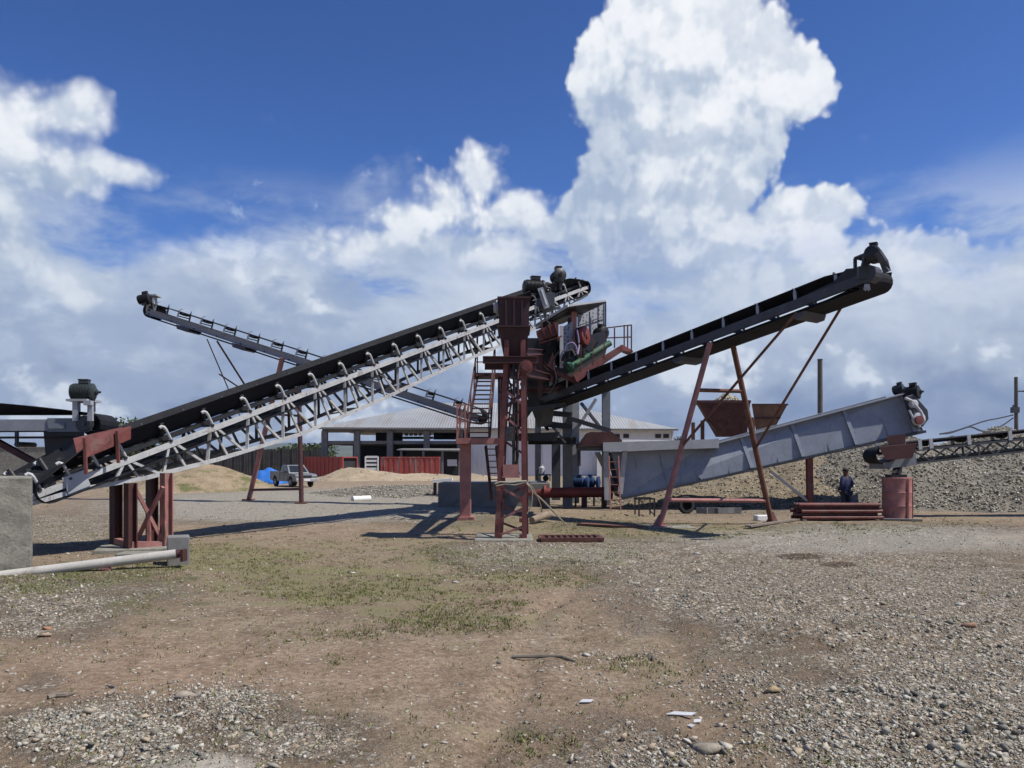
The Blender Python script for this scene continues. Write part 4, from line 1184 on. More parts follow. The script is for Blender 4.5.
    # long beams tying the tower back to the screen frame
    for px, pxb, m in ((507, 520, M['dred']), (525, 552, M['dred'])):
        mb = MB(); mb.ibeam(P(px, 372, Y1), P(pxb, 378, 31.5), .2, .24, .03); mb.build('tie_beam', m, root)
    mb = MB(); mb.ibeam(P(525, 352, Y1), P(545, 352, 31.0), .16, .2, .03); mb.build('tie_beam', M['dred'], root)
tower()

# ---------------------------------------------------------------- stairs with landing
def stairs():
    Y = 26.0
    root = thing('staircase', 'dark red steel stair tower with a railed landing on one thick post', 'stairs', (P(467, 0, Y).x, Y, 0))
    mb = MB(); b = P(465.5, 0, Y); t = P(466.5, 443, Y); mb.box((b.x, Y, t.z / 2 - .05), (.36, .36, t.z + .1)); mb.box((b.x, Y, .06), (.6, .6, .12)); mb.build('post', M['fred'], root, bevel=.01)
    x0, x1, z = P(457, 0, Y).x, P(500, 0, Y).x, P(0, 441, Y).z
    mb = MB(); mb.bx(x0, x1, Y - .55, Y + .9, z - .1, z + .08); mb.build('landing', M['fred'], root)
    mb = MB()
    top = z + 1.2
    for x in (x0 + .04, x0 + .30): mb.bar((x, Y - .5, z), (x, Y - .5, top), .05)
    mb.bar((x0 + .04, Y + .85, z), (x0 + .04, Y + .85, top), .05)
    for h in (.62, 1.17):
        mb.bar((x0 + .04, Y - .5, z + h), (x0 + .04, Y + .85, z + h), .045); mb.bar((x0 + .04, Y - .5, z + h), (x0 + .36, Y - .5, z + h), .045)
    mb.bar((x0 + .04, Y - .5, z + .1), (x0 + .3, Y - .5, top), .04); mb.bar((x0 + .04, Y - .5, z + .6), (x0 + .32, Y - .5, z + 1.15), .04); mb.build('railing', M['fred'], root)
    # upper flight
    def flight(pa, pb, Ya, Yb, w0, w1, n, name, mstr, mtr):
        a = P(*pa, Ya); b_ = P(*pb, Yb)
        for sg, wa, wb in ((-1, w0, w1), (1, w0, w1)):
            mb = MB(); mb.bar(a + V((sg * wa / 2, 0, 0)), b_ + V((sg * wb / 2, 0, 0)), .05, .17); mb.build('stringer', mstr, root)
        for i in range(n):
            t = (i + .5) / n; p = a.lerp(b_, t); w = w0 + (w1 - w0) * t
            mb = MB(); mb.box(p, (w - .05, .22, .035)); mb.build('tread', mtr, root)
        return a, b_
    a, b_ = flight((478, 440), (486, 375), 26.0, 28.2, .78, .60, 14, 'upper', M['dred'], M['dred'])
    mb = MB()
    for sg in (-1, 1):
        q0 = a + V((sg * .36, 0, .85)); q1 = b_ + V((sg * .31, 0, 1.0)); mb.tube(q0, q1, .03, n=7)
        for t in (0, .33, .66, 1): p = (a + V((sg * .36, 0, 0))).lerp(b_ + V((sg * .31, 0, 0)), t); mb.tube(p, p.lerp(p + V((0, 0, 1)), .9), .022, n=6)
    mb.build('handrail', M['dred'], root)
    c = P(488, 375, 28.6); mb = MB(); mb.box(c + V((.1, .4, 0)), (1.25, 1.0, .14)); mb.build('upper_landing', M['dred'], root)
    mb = MB(); z = c.z
    for px in (475.5, 495): q = P(px, 375, 28.3); mb.bar(q, q + V((0, 0, 1.0)), .05)
    mb.bar(P(475.5, 348, 28.3), P(495, 348, 28.3), .04); mb.bar(P(475.5, 362, 28.3), P(495, 362, 28.3), .035); mb.build('railing', M['rust'], root)
    for px in (499, 501.5):
        q = P(px, 378, 29.1); mb = MB(); mb.bar(V((q.x, 29.1, -.05)), q, .09); mb.build('landing_post', M['dred'], root)
    # lower flight down to the ground
    flight((496.5, 500), (491, 446), 27.3, 26.7, .34, .36, 9, 'lower', M['dred'], M['rust'])
stairs()

# ---------------------------------------------------------------- grey support frame under the screen
def support_frame():
    root = thing('support_frame', 'grey steel frame of columns and braces carrying the screen and hopper', 'steel frame', (P(570, 0, 34).x, 34, 0))
    def col(px, pt, pb, Y, w, d, m):
        mb = MB(); a = P(px, pb, Y); b = P(px, pt, Y)
        mb.ibeam(a, b, w, d, .03, V((0, 1, 0))); return mb.build('column', m, root)
    col(567.5, 396, 506, 33.6, .40, .34, M['grey']); col(575.5, 396, 503, 34.6, .3, .3, M['lgrey'])
    col(556, 438, 500, 37, .40, .3, M['dgrey'])
    col(606, 386, 505, 34.3, .34, .3, M['grey']); col(538, 420, 492, 40, .3, .3, M['dgrey'])
    for (xa, ya, Ya, xb, yb, Yb, w, m) in ((570, 440, 33.5, 596, 399, 33.4, .22, 'lgrey'), (581, 403, 33.9, 600, 427, 34.2, .16, 'dgrey'), (548, 421, 33.6, 566, 443, 33.4, .16, 'lgrey'),
                                        (533, 405, 33, 550, 380, 33, .14, 'black'), (548, 430, 33.5, 530, 402, 33, .14, 'black')):
        mb = MB(); mb.bar(P(xa, ya, Ya), P(xb, yb, Yb), w, w * .6); mb.build('brace', M[m], root)
    for (xa, ya, Ya, xb, yb, Yb, w, h, m) in ((568, 418, 33.4, 611, 431, 33.0, .2, .2, 'grey'), (528, 441, 33.4, 576, 441, 33.4, .3, .3, 'black'), (538, 412, 33.2, 572, 415, 33.2, .25, .22, 'dgrey'),
                                           (538, 423, 33.4, 572, 427, 33.4, .25, .25, 'dgrey'), (566, 397, 33.5, 608, 388, 34.2, .22, .22, 'dgrey'), (530, 395, 32.5, 570, 397, 33.2, .3, .3, 'black'),
                                           (567, 440, 33.4, 567, 440, 38, .25, .25, 'dgrey'), (607, 446, 34.2, 576, 446, 34.2, .2, .2, 'black')):
        mb = MB(); mb.ibeam(P(xa, ya, Ya), P(xb, yb, Yb), w, h, .03); mb.build('beam', M[m], root)
    mb = MB(); mb.tube(P(570, 398, 33.2), P(570, 398, 33.9), .1); mb.build('pin', M['lgrey'], root)
    mb = MB()
    mb.hull([P(500, 441, 30.6), P(556, 441, 30.6), P(556, 441, 35), P(500, 441, 35)], [P(500, 434, 30.6), P(560, 432, 30.6), P(560, 432, 35), P(500, 434, 35)])
    mb.build('deck', M['black'], root)
support_frame()

def hopper():
    root = thing('discharge_hopper', 'dark grey tapered hopper hanging under the screen behind the red tower', 'hopper', P(535, 440, 31.5))
    def ring(x0, x1, y, a, b): return [P(x0, y, a), P(x1, y, a), P(x1, y, b), P(x0, y, b)]
    mb = MB(); mb.hull([P(538, 428, 30.6), P(552, 424, 30.6), P(552, 424, 33), P(538, 428, 33)], [P(512, 352, 29.6), P(560, 368, 29.6), P(560, 368, 33.5), P(512, 352, 33.5)]); mb.build('hopper_wall', M['dgrey'], root)
    mb = MB()
    for (a, b) in (((520, 384), (557, 384)), ((526, 402), (555, 402))): mb.bar(P(*a, 29.9), P(*b, 29.9), .1, .12)
    mb.build('stiffener', M['black'], root)
    mb = MB(); mb.hull(ring(512, 561, 366, 29.5, 33.6), ring(511, 562, 338, 29.5, 33.6)); mb.build('hopper_rim', M['black'], root)
    mb = MB(); mb.prism([P(516, 402, 29.4), P(543, 396, 29.4), P(520, 428, 29.4), P(505, 436, 29.4)], V((0, .05, 0))); mb.build('deflector_plate', M['black'], root)
    mb = MB(); mb.prism([P(547, 366, 29.3), P(553, 352, 29.3), P(556, 366, 29.3), P(552, 384, 29.3)], V((0, .04, 0))); mb.build('worn_liner', M['fred'], root)
hopper()

# ---------------------------------------------------------------- vibrating screen
def screen():
    Y = 29.0
    root = thing('vibrating_screen', 'red vibrating screen with green pipe, red flywheel and pale mesh guard under a sheet awning', 'screen machine', P(590, 380, 30))
    # box of the screen, sloping
    mb = MB()
    q0 = [P(556, 380, Y + .5), P(606, 352, Y + .5), P(606, 330, Y + .5), P(557, 345, Y + .5)]
    mb.prism(q0, V((.25, 3.2, 0))); mb.build('screen_box', M['dgrey'], root)
    mb = MB(); mb.prism([P(556, 386, Y + .3), P(578, 377, Y + .3), P(578, 388, Y + .3), P(556, 396, Y + .3)], V((0, .2, 0))); mb.build('side_plate', M['dred'], root)
    # awning
    mb = MB(); a, b, c, d = P(533.5, 328.5, 30.6), P(569, 306.5, 28.6), P(606, 301.5, 28.8), P(563, 322.5, 31.4)
    mb.hull([a, b, c, d], [p + V((0, 0, .07)) for p in (a, b, c, d)]); o = mb.build('awning', M['white'], root)
    mb = MB(); mb.bar(a + V((-.03, -.03, .03)), b + V((-.03, -.03, .03)), .05, .10); mb.build('awning_trim', M['plate'], o)
    # black sheet under the roof, painting in the shade of its underside
    mb = MB(); mb.hull([p + V((0, 0, -.05)) for p in (a, b, c, d)], [p + V((0, 0, -.004)) for p in (a, b, c, d)]); mb.build('awning_shade_sheet', M['black'], o)
    for px, pt, pb, y_, w, m in ((574, 312, 352, 29.3, .2, 'fred'), (569.5, 318, 352, 29.9, .14, 'dgrey'), (561.5, 326, 368, 28.6, .13, 'plate'), (605.5, 302, 350, 31.0, .06, 'dgrey'), (598, 306, 345, 30.4, .05, 'dgrey'), (589.5, 312, 345, 29.8, .05, 'dgrey')):
        mb = MB(); mb.bar(P(px, pb, y_), P(px, pt, y_), w); mb.build('awning_post', M[m], root)
    # perforated guard panels
    mp, nt, bs = new_mat('perforated_guard')
    tc = nt.node('ShaderNodeTexCoord').outputs['Object']
    vx = nt.vor(tc, 7.5, rand=.5); nt.put(bs.inputs['Base Color'], nt.mix(nt.ss(vx, .26, .34), (.05, .05, .06), (.29, .30, .32))); bs.inputs['Roughness'].default_value = .6
    M['perf'] = mp
    mb = MB(); mb.prism([P(578, 315, 29.95), P(604.5, 303.5, 31.05), P(604.5, 338, 31.05), P(578, 350, 29.95)], V((-.02, .05, 0))); mb.build('guard_panel', M['perf'], root)
    mb = MB(); mb.prism([P(561, 328, 28.9), P(573, 321, 29.2), P(573, 356, 29.2), P(561, 364, 28.9)], V((-.02, .05, 0))); mb.build('guard_panel', M['perf'], root)
    mb = MB()
    for (xa, ya, Ya, xb, yb, Yb) in ((578, 326, 29.85, 605, 316, 30.95), (578, 342, 29.85, 605, 330, 30.95)): mb.bar(P(xa, ya, Ya), P(xb, yb, Yb), .03)
    mb.build('guard_rail', M['dgrey'], root)
    # flywheel
    ax = V((.86, -.50, .05))
    mb = MB(); c = P(586.5, 335.5, 29.2); mb.lathe(c, ax, [(-.16, .30), (-.16, .36), (-.02, .36), (.0, .33), (.0, .10), (.05, .09), (.05, .01)], 26); mb.build('flywheel', M['bred'], root, smooth=True)
    mb = MB(); mb.lathe(c - ax.normalized() * .19, ax, [(-.14, .34), (0, .34), (0.01, .1)], 24); mb.build('belt_guard', M['black'], root, smooth=True)
    # green pipe with flanged end
    p0, p1 = P(569, 368, 28.2), P(610, 343, 28.9)
    mb = MB(); mb.tube(p0, p1, .115, n=16); o = mb.build('green_pipe', M['green'], root, smooth=True)
    mb = MB(); mb.lathe(p0, (p0 - p1), [(-.10, .14), (-.10, .20), (0, .20), (.02, .17), (.02, .06), (.07, .05), (.07, .01)], 18); mb.build('pipe_flange', M['green'], o, smooth=True)
    # sloping walkway channel and level end
    w0, w1, w2 = P(573, 376, 27.9), P(622, 348, 28.2), P(633, 351, 28.3)
    mb = MB(); dn = V((0, 0, -.13)); 
    mb.prism([w0 + V((0, 0, .05)), w1 + V((0, 0, .13)), w1 + V((.05, 0, -.1)), w0 + V((.15, 0, -.22))], V((0, .08, 0)))
    mb.prism([w1 + V((0, 0, .13)), w2 + V((0, 0, .02)), w2 + V((0, 0, -.05)), w1 + V((.05, 0, -.1))], V((0, .08, 0)))
    mb.hull([w0 + V((0, .08, -.02)), w1 + V((0, .08, .04)), w1 + V((0, 1.0, .04)), w0 + V((0, 1.0, -.02))], [w0 + V((0, .08, .02)), w1 + V((0, .08, .08)), w1 + V((0, 1.0, .08)), w0 + V((0, 1.0, .02))])
    mb.hull([w1 + V((0, .08, .03)), w2 + V((0, .08, -.03)), w2 + V((0, 1.0, -.03)), w1 + V((0, 1.0, .03))], [w1 + V((0, .08, .08)), w2 + V((0, .08, 0)), w2 + V((0, 1.0, 0)), w1 + V((0, 1.0, .08))])
    mb.build('walkway', M['red'], root)
    mb = MB()
    for px, pt, pb, y_ in ((614.5, 328, 348, 28.3), (624.2, 325, 348, 28.3), (627.6, 325, 350, 28.3), (631.4, 325, 351, 28.3), (631.4, 326, 351, 29.2), (614.5, 328, 346, 29.2)):
        mb.bar(P(px, pb, y_), P(px, pt, y_), .045)
    for ya, yb in ((328, 325), (338, 337)):
        mb.bar(P(606, ya, 28.3), P(631.4, yb, 28.3), .04); mb.bar(P(631.4, yb, 28.3), P(631.4, yb, 29.2), .04)
    for px in (581, 593, 604): 
        t = (px - 573) / 49; b_ = w0.lerp(w1, t); mb.bar(b_, b_ + V((0, 0, .95)), .035)
    mb.build('railing', M['rust'], root)
    # red ribbed chute at the head
    mb = MB(); q = [P(536, 331, 27.9), P(557, 322, 27.9), P(558.5, 334, 27.9), P(539.5, 341, 27.9)]
    mb.prism(q, V((.05, .9, 0)))
    for t in (.3, .62, .9):
        a_ = q[0].lerp(q[1], t); b_ = q[3].lerp(q[2], t); mb.prism([a_ + V((-.06, -.003, 0)), a_ + V((.03, -.003, 0)), b_ + V((.02, -.003, 0))], V((0, -.12, 0)))
    mb.build('ribbed_chute', M['red'], root); root.children[-1].data.materials[0] = M['red']
    # motor and springs
    motor(root, P(601, 333, 29.9), (.6, -.78, 0), .22, .6, M['black'])
    mb = MB(); mb.bar(P(600, 352, 29.9), P(600, 338, 29.9), .3, .3); mb.bar(P(605, 350, 29.7), P(605, 336, 29.7), .12); mb.build('motor_stand', M['dgrey'], root)
    mb = MB()
    for px, py in ((567, 353), (572, 351), (577, 356), (583, 352)): 
        mb.lathe(P(px, py + 6, 28.4), UP, [(k * .025, .09 if k % 2 else .06) for k in range(12)], 10)
    mb.build('spring', M['black'], root, smooth=True)
    mb = MB(); mb.path(cr([P(564, 352, 28.5), P(567, 345, 28.5), P(573, 343, 28.5), P(577, 350, 28.5), P(576, 360, 28.4), P(579, 364, 28.4)]), .035); mb.path(cr([P(577, 330, 28.9), P(579, 345, 28.8), P(577, 358, 28.5)]), .035); mb.build('hose', M['purple'], root, smooth=True)
    mb = MB(); mb.path([P(562, 361, 28.4), P(566, 352, 28.3), P(572, 350, 28.3), P(575, 356, 28.3)], .06); mb.bar(P(564, 366, 28.4), P(569, 353, 28.4), .12); mb.bar(P(571, 364, 28.4), P(574, 352, 28.4), .09); mb.build('crank_arm', M['black'], root, smooth=True)
    # cross beams, cable runs and a side catwalk under the screen
    for (xa, ya, Ya, xb, yb, Yb, w, m_) in ((500, 392, 28.6, 560, 390, 29.2, .16, 'dred'), (540, 352, 28.4, 540, 398, 28.6, .16, 'dred'), (528, 350, 28.4, 556, 376, 28.8, .12, 'dred'), (556, 372, 28.5, 580, 384, 28.4, .16, 'red'), (524, 410, 29.2, 566, 404, 29.6, .14, 'dgrey')):
        mb = MB(); mb.ibeam(P(xa, ya, Ya), P(xb, yb, Yb), w, w, .02); mb.build('screen_beam', M[m_], root)
    for pts in (((560, 350), (553, 362), (556, 380), (548, 396)), ((598, 342), (590, 352), (584, 350), (579, 358)), ((545, 318), (552, 330), (549, 345))):
        mb = MB(); mb.path(cr([P(x, y, 28.1) for x, y in pts]), .028); mb.build('cable', M['cable'], root, smooth=True)
    mb = MB(); mb.bar(P(541, 343, 28.2), P(560, 337, 28.4), .5, .05); mb.build('catwalk', M['red'], root)
    for px in (542, 550, 558):
        mb = MB(); mb.bar(P(px, 341, 28.1), P(px, 322, 28.1), .04); mb.build('catwalk_post', M['rust'], root)
    for px, py in ((550, 384), (556, 386), (565, 381), (570, 384)):
        mb = MB(); mb.bar(P(px, py + 7, 29.9), P(px + 1.5, py - 6, 29.9), .12); mb.build('foot', M['plate'], root)
screen()

# ---------------------------------------------------------------- grey trough (sand washer)
def washer():
    Y = 31.5; D = 1.9
    root = thing('sand_washer', 'long blue grey steel trough rising to a motor drive at its high end', 'trough', (P(760, 0, Y).x, Y, 0))
    # side outline: low settling end under the launder, then the inclined trough
    TL, TB, TR, BR, BL, BM = P(600, 452, Y), P(718, 447, Y), P(906, 394, Y - .6), P(922, 431, Y - .6), P(622, 498, Y), P(690, 486, Y)
    lean = V((0, .22, 0))                       # walls lean outward at the foot of the flange
    def wall(dy, sgn):
        off = V((0, dy, 0)); ln = lean * sgn
        pts = [P(612, 452, Y), P(702, 448, Y), TR, BR, BL]
        tp = {0, 1, 2}
        return [p + off + (ln if i in tp else V((0, 0, 0))) for i, p in enumerate(pts)]
    mb = MB(); f = wall(0, 1); mb.prism(f, V((0, .02, 0))); mb.build('side_wall', M['feeder'], root)
    mb = MB(); b = wall(D, -1); mb.prism(b, V((0, -.02, 0))); mb.build('side_wall', M['feeder'], root)
    mb = MB(); mb.hull([BL, BR, BR + V((0, D, 0)), BL + V((0, D, 0))], [p + V((0, 0, .03)) for p in (BL, BR, BR + V((0, D, 0)), BL + V((0, D, 0)))]); mb.build('floor_plate', M['dgrey'], root)
    mb = MB(); mb.prism([BL, P(600, 452, Y), P(600, 452, Y) + V((0, D, 0)), BL + V((0, D, 0))], V((-.02, 0, 0))); mb.build('end_plate', M['dgrey'], root)
    # flanges
    d = (TR - f[1]).normalized()
    mb = MB(); mb.bar(f[1] + V((0, -.12, .03)), TR + lean + V((0, -.12, .03)), .30, .05); mb.build('top_flange', M['lgrey'], root)
    mb = MB(); mb.bar(b[1] + V((0, .12, .03)), b[2] + V((0, .12, .03)), .30, .05); mb.build('top_flange', M['lgrey'], root)
    mb = MB(); mb.bar(BL + V((0, -.05, -.02)), BR + V((.1, -.05, -.02)), .16, .10); mb.build('bottom_flange', M['dgrey'], root)
    # stiffeners
    db = (BR - BL).normalized()
    for px, pb in ((690, 704), (743, 753), (794, 804), (846, 857), (903, 914)):
        kt = (px - 702) / (906 - 702); t = f[1].lerp(TR + lean, max(-.02, kt)); 
        if px == 690: t = P(690, 466, Y) + lean * .6
        kb = (pb - 622) / (922 - 622); q = BL.lerp(BR, kb)
        mb = MB(); mb.bar(q + V((0, -.06, .04)), t + V((0, -.06, -.02)), .14, .12, V((0, 1, 0))); mb.build('stiffener', M['feeder'], root)
    for px, pb in ((660, 668), (722, 731), (770, 780), (820, 831), (878, 889)):      # welded plate joints
        kt = (px - 702) / 204; t = f[1].lerp(TR + lean, max(0, kt)); 
        if px == 660: t = P(660, 452, Y) + lean
        q = BL.lerp(BR, (pb - 622) / 300); mb = MB(); mb.bar(q + V((0, -.012, .05)), t + V((0, -.012, -.05)), .03, .012, V((0, 1, 0))); mb.build('weld_seam', M['grey'], root)
    # launder tray along the low end
    l0, l1 = P(578, 447, Y - .35), P(718, 443.5, Y - .35)
    mb = MB(); mb.bar(l0 + V((1.0, 0, 0)), l1, .06, .36, V((0, 0, 1))); mb.bar(l0 + V((1.0, .35, .15)), l1 + V((0, .35, .15)), .66, .04); mb.bar(l1 + V((0.015, -.02, 0)), l1 + V((.015, .6, 0)), .03, .40); mb.build('launder', M['lgrey'], root)
    mb = MB(); mb.bar(P(577, 449, Y - .2), P(612, 449, Y - .2), .25, .14); mb.tube(P(579, 449, Y - .2), P(579, 466, Y - .2), .07); mb.build('launder_outlet', M['black'], root)
    mb = MB(); mb.prism([P(580, 446, Y), P(590, 432, Y), P(612, 432, Y), P(622, 440, Y), P(622, 445, Y)], V((0, 1.8, 0))); mb.build('feed_box', M['dred'], root)
    mb = MB(); mb.hull([P(622, 443, Y + .2), P(672, 442, Y + .2), P(672, 442, Y + 1.7), P(622, 443, Y + 1.7)], [P(622, 439.5, Y + .2), P(668, 440, Y + .2), P(668, 440, Y + 1.7), P(622, 439.5, Y + 1.7)]); mb.build('feed_cover', M['white'], root)
    # legs
    for px, pt, pb, y_, m in ((810, 466, 512, Y - .1, 'red'), (810.5, 466, 508, Y + 1.6, 'dred')):
        mb = MB(); mb.ibeam(V((P(px, 0, y_).x, y_, -.1)), P(px - 1, pt - 9, y_), .22, .2, .03, V((0, 1, 0))); mb.build('leg', M[m], root)
    mb = MB(); mb.tube(P(770, 471, Y), V((P(808, 0, Y).x, Y, .35)), .06); mb.build('strut', M['plate'], root)
    for px, pt, pb, m in ((606, 452, 500, 'lgrey'), (622, 450, 494, 'lgrey')):
        mb = MB(); mb.bar(P(px + (3 if px > 610 else 0), pt, Y - .15), P(px - (2 if px > 610 else -1), pb, Y - .15), .2, .12); mb.build('leg', M[m], root)
    # spiral shafts inside and the drive at the head
    ax = (TR - f[1]).normalized()
    for dy in (.55, 1.35):
        mb = MB(); s0 = BL + V((1.5, dy, 1.0)); s1 = TR + V((.4, dy, -.55)); mb.tube(s0, s1, .14, n=12)
        mb.build('spiral_shaft', M['dgrey'], root, smooth=True)
    mb = MB(); mb.prism([TR + V((.02, 0, -.02)), TR + V((.02, D, -.02)), BR + V((.02, D, 0)), BR + V((.02, 0, 0))], V((.03, 0, .01))); mb.build('head_plate', M['dgrey'], root)
    mb = MB(); c = P(916, 410, Y - .7)
    mb.prism([P(907, 396, Y - .9), P(914, 394, Y - .9), P(928, 410, Y - .9), P(929, 419, Y - .9), P(923, 427, Y - .9), P(915, 423, Y - .9)], V((0, .35, 0)))
    mb.build('gearbox', M['dgrey'], root, bevel=.03)
    mb = MB()
    for px, py, r in ((918, 419, .26), (913, 404, .16)): mb.lathe(P(px, py, Y - .95), V((.2, -1, 0)), [(-.05, r), (.10, r), (.12, r * .8), (.12, .05)], 18)
    mb.build('drive_pulley', M['plate'], root, smooth=True)
    mb = MB(); mb.lathe(P(919, 420, Y - 1.12), V((.2, -1, 0)), [(-.05, .17), (.05, .17), (.06, .02)], 12); mb.build('pulley_hub', M['red'], root, smooth=True)
    mb = MB(); mb.path([P(905, 398, Y - 1.02), P(912, 401, Y - 1.02), P(921, 412, Y - 1.02), P(924, 421, Y - 1.02)], .06); mb.path([P(909, 410, Y - 1.02), P(914, 420, Y - 1.02), P(920, 427, Y - 1.02)], .045); mb.build('drive_belt', M['plate'], root, smooth=True)
    motor(root, P(912.5, 393, Y - .6), (.75, -.65, .1), .27, .66, M['black'])
    motor(root, P(899, 389.5, Y + .9), (.75, -.65, .2), .20, .5, M['dgrey'])
washer()

# ---------------------------------------------------------------- rusty hoppers behind the trough
def rusty_hopper():
    Y = 38.0
    root = thing('storage_hopper', 'rusty brown funnel hopper heaped with gravel, standing behind the grey trough', 'hopper', (P(745, 0, Y).x, Y, 0))
    def ring(x0, x1, y, a, b): return [P(x0, y, a), P(x1, y, a), P(x1, y, b), P(x0, y, b)]
    def flat(x0, x1, y, w): 
        p, q = P(x0, y, Y), P(x1, y, Y); return [p, q, q + V((0, w, 0)), p + V((0, w, 0))]
    def flat2(y): return [P(698, y, Y), P(750, y, Y), P(750, y, Y) + V((0, 1.7, 0)), P(698, y, Y) + V((.35, 1.7, 0))]
    lo = [p + V((0, .4, 0)) for p in flat(723, 749, 436, .9)]
    mb = MB(); mb.open_hull(lo, flat2(402)); mb.build('funnel', M['funnel'], root, solid=.03)
    mb = MB()
    hi = flat2(401.5)
    for i in range(4): mb.bar(hi[i], hi[(i + 1) % 4], .10, .12)
    p0 = P(711, 418, Y); mb.bar(P(709, 418, Y + .28), P(753, 418, Y + .28), .06, .06); mb.build('rim', M['dred'], root)
    for px, y_ in ((705, Y + .5), (756, Y + .5), (705, Y + 2.5), (756, Y + 2.5)):
        mb = MB(); mb.bar(V((P(px, 0, Y).x, y_, -.1)), V((P(px, 0, Y).x, y_, P(0, 417 if px > 710 else 420, Y).z)), .16); mb.build('leg', M['rust'], root)
    mb = MB(); mb.bar(P(705, 419, Y + .5), P(716, 430, Y + .4), .1); mb.build('brace', M['wood'], root)
    b0 = P(727, 401, Y + .9)
    rng = RNG; n = 600; X = b0.x + rng.normal(0, .55, n); Yv = b0.y + rng.normal(0, .35, n)
    r2 = np.hypot((X - b0.x) / .75, (Yv - b0.y) / .6); k = r2 < 1; X, Yv, r2 = X[k], Yv[k], r2[k]
    Z = b0.z - .15 + .45 * (1 - r2)
    s = scatter('gravel_load', X - root.location.x, Yv - root.location.y, Z, np.full(len(X), .10), M['scree'], rng, flat=1.0)
    s.parent = root; s['kind'] = 'stuff'
    r2_ = thing('feed_bin', 'pale rust flared bin with sloping sides right of the gravel-topped hopper', 'hopper', P(765, 440, Y + 1))
    mb = MB(); mb.open_hull([P(756, 430, Y + .9), P(774, 429, Y + .9), P(773, 429, Y + 1.7), P(757, 430, Y + 1.7)], [P(752, 405, Y + .4), P(787, 405, Y + .4), P(784, 405, Y + 2.4), P(754, 405, Y + 2.4)])
    mb.build('bin_wall', M['prust'], r2_, solid=.03)
    mb = MB(); mb.bar(P(752, 404.5, Y + .4), P(788, 404.5, Y + .4), .08, .08); mb.bar(P(787.5, 404.5, Y + .45), P(784.5, 404.5, Y + 2.4), .08, .08); mb.bar(P(754.5, 418, Y + .6), P(780.5, 418, Y + .6), .06, .07); mb.build('rim', M['dred'], r2_)
    mb = MB()
    for dx in (754, 774):
        for dy in (1.2, 2.4): mb.bar(V((P(dx, 0, Y).x, Y + dy, -.1)), V((P(dx, 0, Y).x, Y + dy, P(0, 431, Y).z)), .14)
    mb.build('leg_frame', M['rust'], r2_)
rusty_hopper()
# ---------------------------------------------------------------- warehouse far behind
def warehouse():
    Y = 98.0
    def X(px): return (px - CX) * Y / F
    def Z(py): return CAMH + (HZ - py) * Y / F
    root = thing('warehouse', 'long warehouse with a pale hipped metal roof, open concrete frame at its left half', 'warehouse', (X(500), Y, 0))
    xl, xr, D = X(322), X(672), 30.0
    ze = Z(427.5); zr = ze + 4.2
    # hipped roof with overhang
    e = [V((xl - .6, Y - .9, ze)), V((xr + .6, Y - .9, ze - .2)), V((xr + .6, Y + D, ze)), V((xl - .6, Y + D, ze))]
    r0, r1 = V((xl + 14.0, Y + D / 2, zr)), V((xr - 14.0, Y + D / 2, zr))
    mb = MB(); mb.add(e + [r0, r1], [(0, 1, 5, 4), (1, 2, 5), (2, 3, 4, 5), (3, 0, 4), (0, 3, 2, 1)])
    o = mb.build('roof', M['roof'], root)
    mb = MB(); mb.bar(e[0] + V((0, -.05, -.12)), e[1] + V((0, -.05, -.12)), .1, .22); mb.build('fascia', M['dconc'], o)
    zb = Z(442)
    for px in (324.7, 357, 390, 426.7, 460):
        mb = MB(); mb.bx(X(px) - .36, X(px) + .36, Y - .3, Y + .4, -.1, Z(431)); mb.build('column', M['dconc'], root)
    mb = MB(); mb.bx(xl, X(470), Y + .02, Y + .42, Z(432.5), Z(429)); mb.build('eave_beam', M['dconc'], root)
    mb = MB(); mb.bx(xl, X(470), Y + .06, Y + .40, Z(444), Z(440.8)); mb.build('floor_beam', M['dconc'], root)
    mb = MB(); mb.bx(xl, X(470), Y + .5, Y + 13, Z(443.8), Z(442)); mb.build('upper_floor', M['dconc'], root)
    for a, b, z0, z1, y_ in ((xl + 1, X(470), -.1, Z(443.5), 14), (X(359), X(389), Z(443), Z(429), 12), (X(336), X(341), Z(443), Z(429), 11), (X(424), X(470), Z(437), Z(429), 12), (X(331), X(357), Z(443), Z(438.5), 13)):
        mb = MB(); mb.bx(a, b, Y + y_, Y + y_ + .3, z0, z1); mb.build('back_wall', M['dark'], root)  # near-black panels paint in the shade deep inside the bays
    mb = MB()
    for k in range(6): mb.bx(X(395 + k * 5), X(398.5 + k * 5), Y + 9, Y + 9.2, Z(433.6), Z(430.4))
    mb.bx(X(392), X(426), Y + 9, Y + 9.3, Z(437), Z(434.4)); mb.build('vent_blocks', M['plate'], root)
    mb = MB(); mb.bx(X(395), X(424), Y + 8.6, Y + 8.8, Z(437.2), Z(434.6)); mb.build('dark_lintel', M['dark'], root)
    # closed half: ribbed pale sheet wall with small vents
    mb = MB(); x = X(470)
    while x < xr - .1:
        mb.bx(x, x + .42, Y, Y + .2, -.1, Z(428.8)); mb.bx(x + .42, x + .55, Y - .05, Y + .2, -.1, Z(428.8)); x += .55
    w = mb.build('sheet_wall', M['wall'], root)
    for px in (617, 626, 658, 666):
        mb = MB(); mb.bx(X(px) - .35, X(px) + .35, Y - .12, Y - .06, Z(438), Z(434)); mb.build('vent', M['dark'], w)
    mb = MB(); mb.bx(xr, xr + .2, Y, Y + D - 1, -.1, Z(429)); mb.build('end_wall', M['wall'], root)
    mb = MB(); mb.bx(X(470), xr, Y - 6, Y - .06, Z(447), Z(445.5)); 
    mb = MB(); mb.bx(X(596), X(618), Y - 1.2, Y - .2, -.1, Z(452)); mb.build('sunlit_wall_panel', M['wwall'], root)  # white panel painting in the sunlit bit of the wall
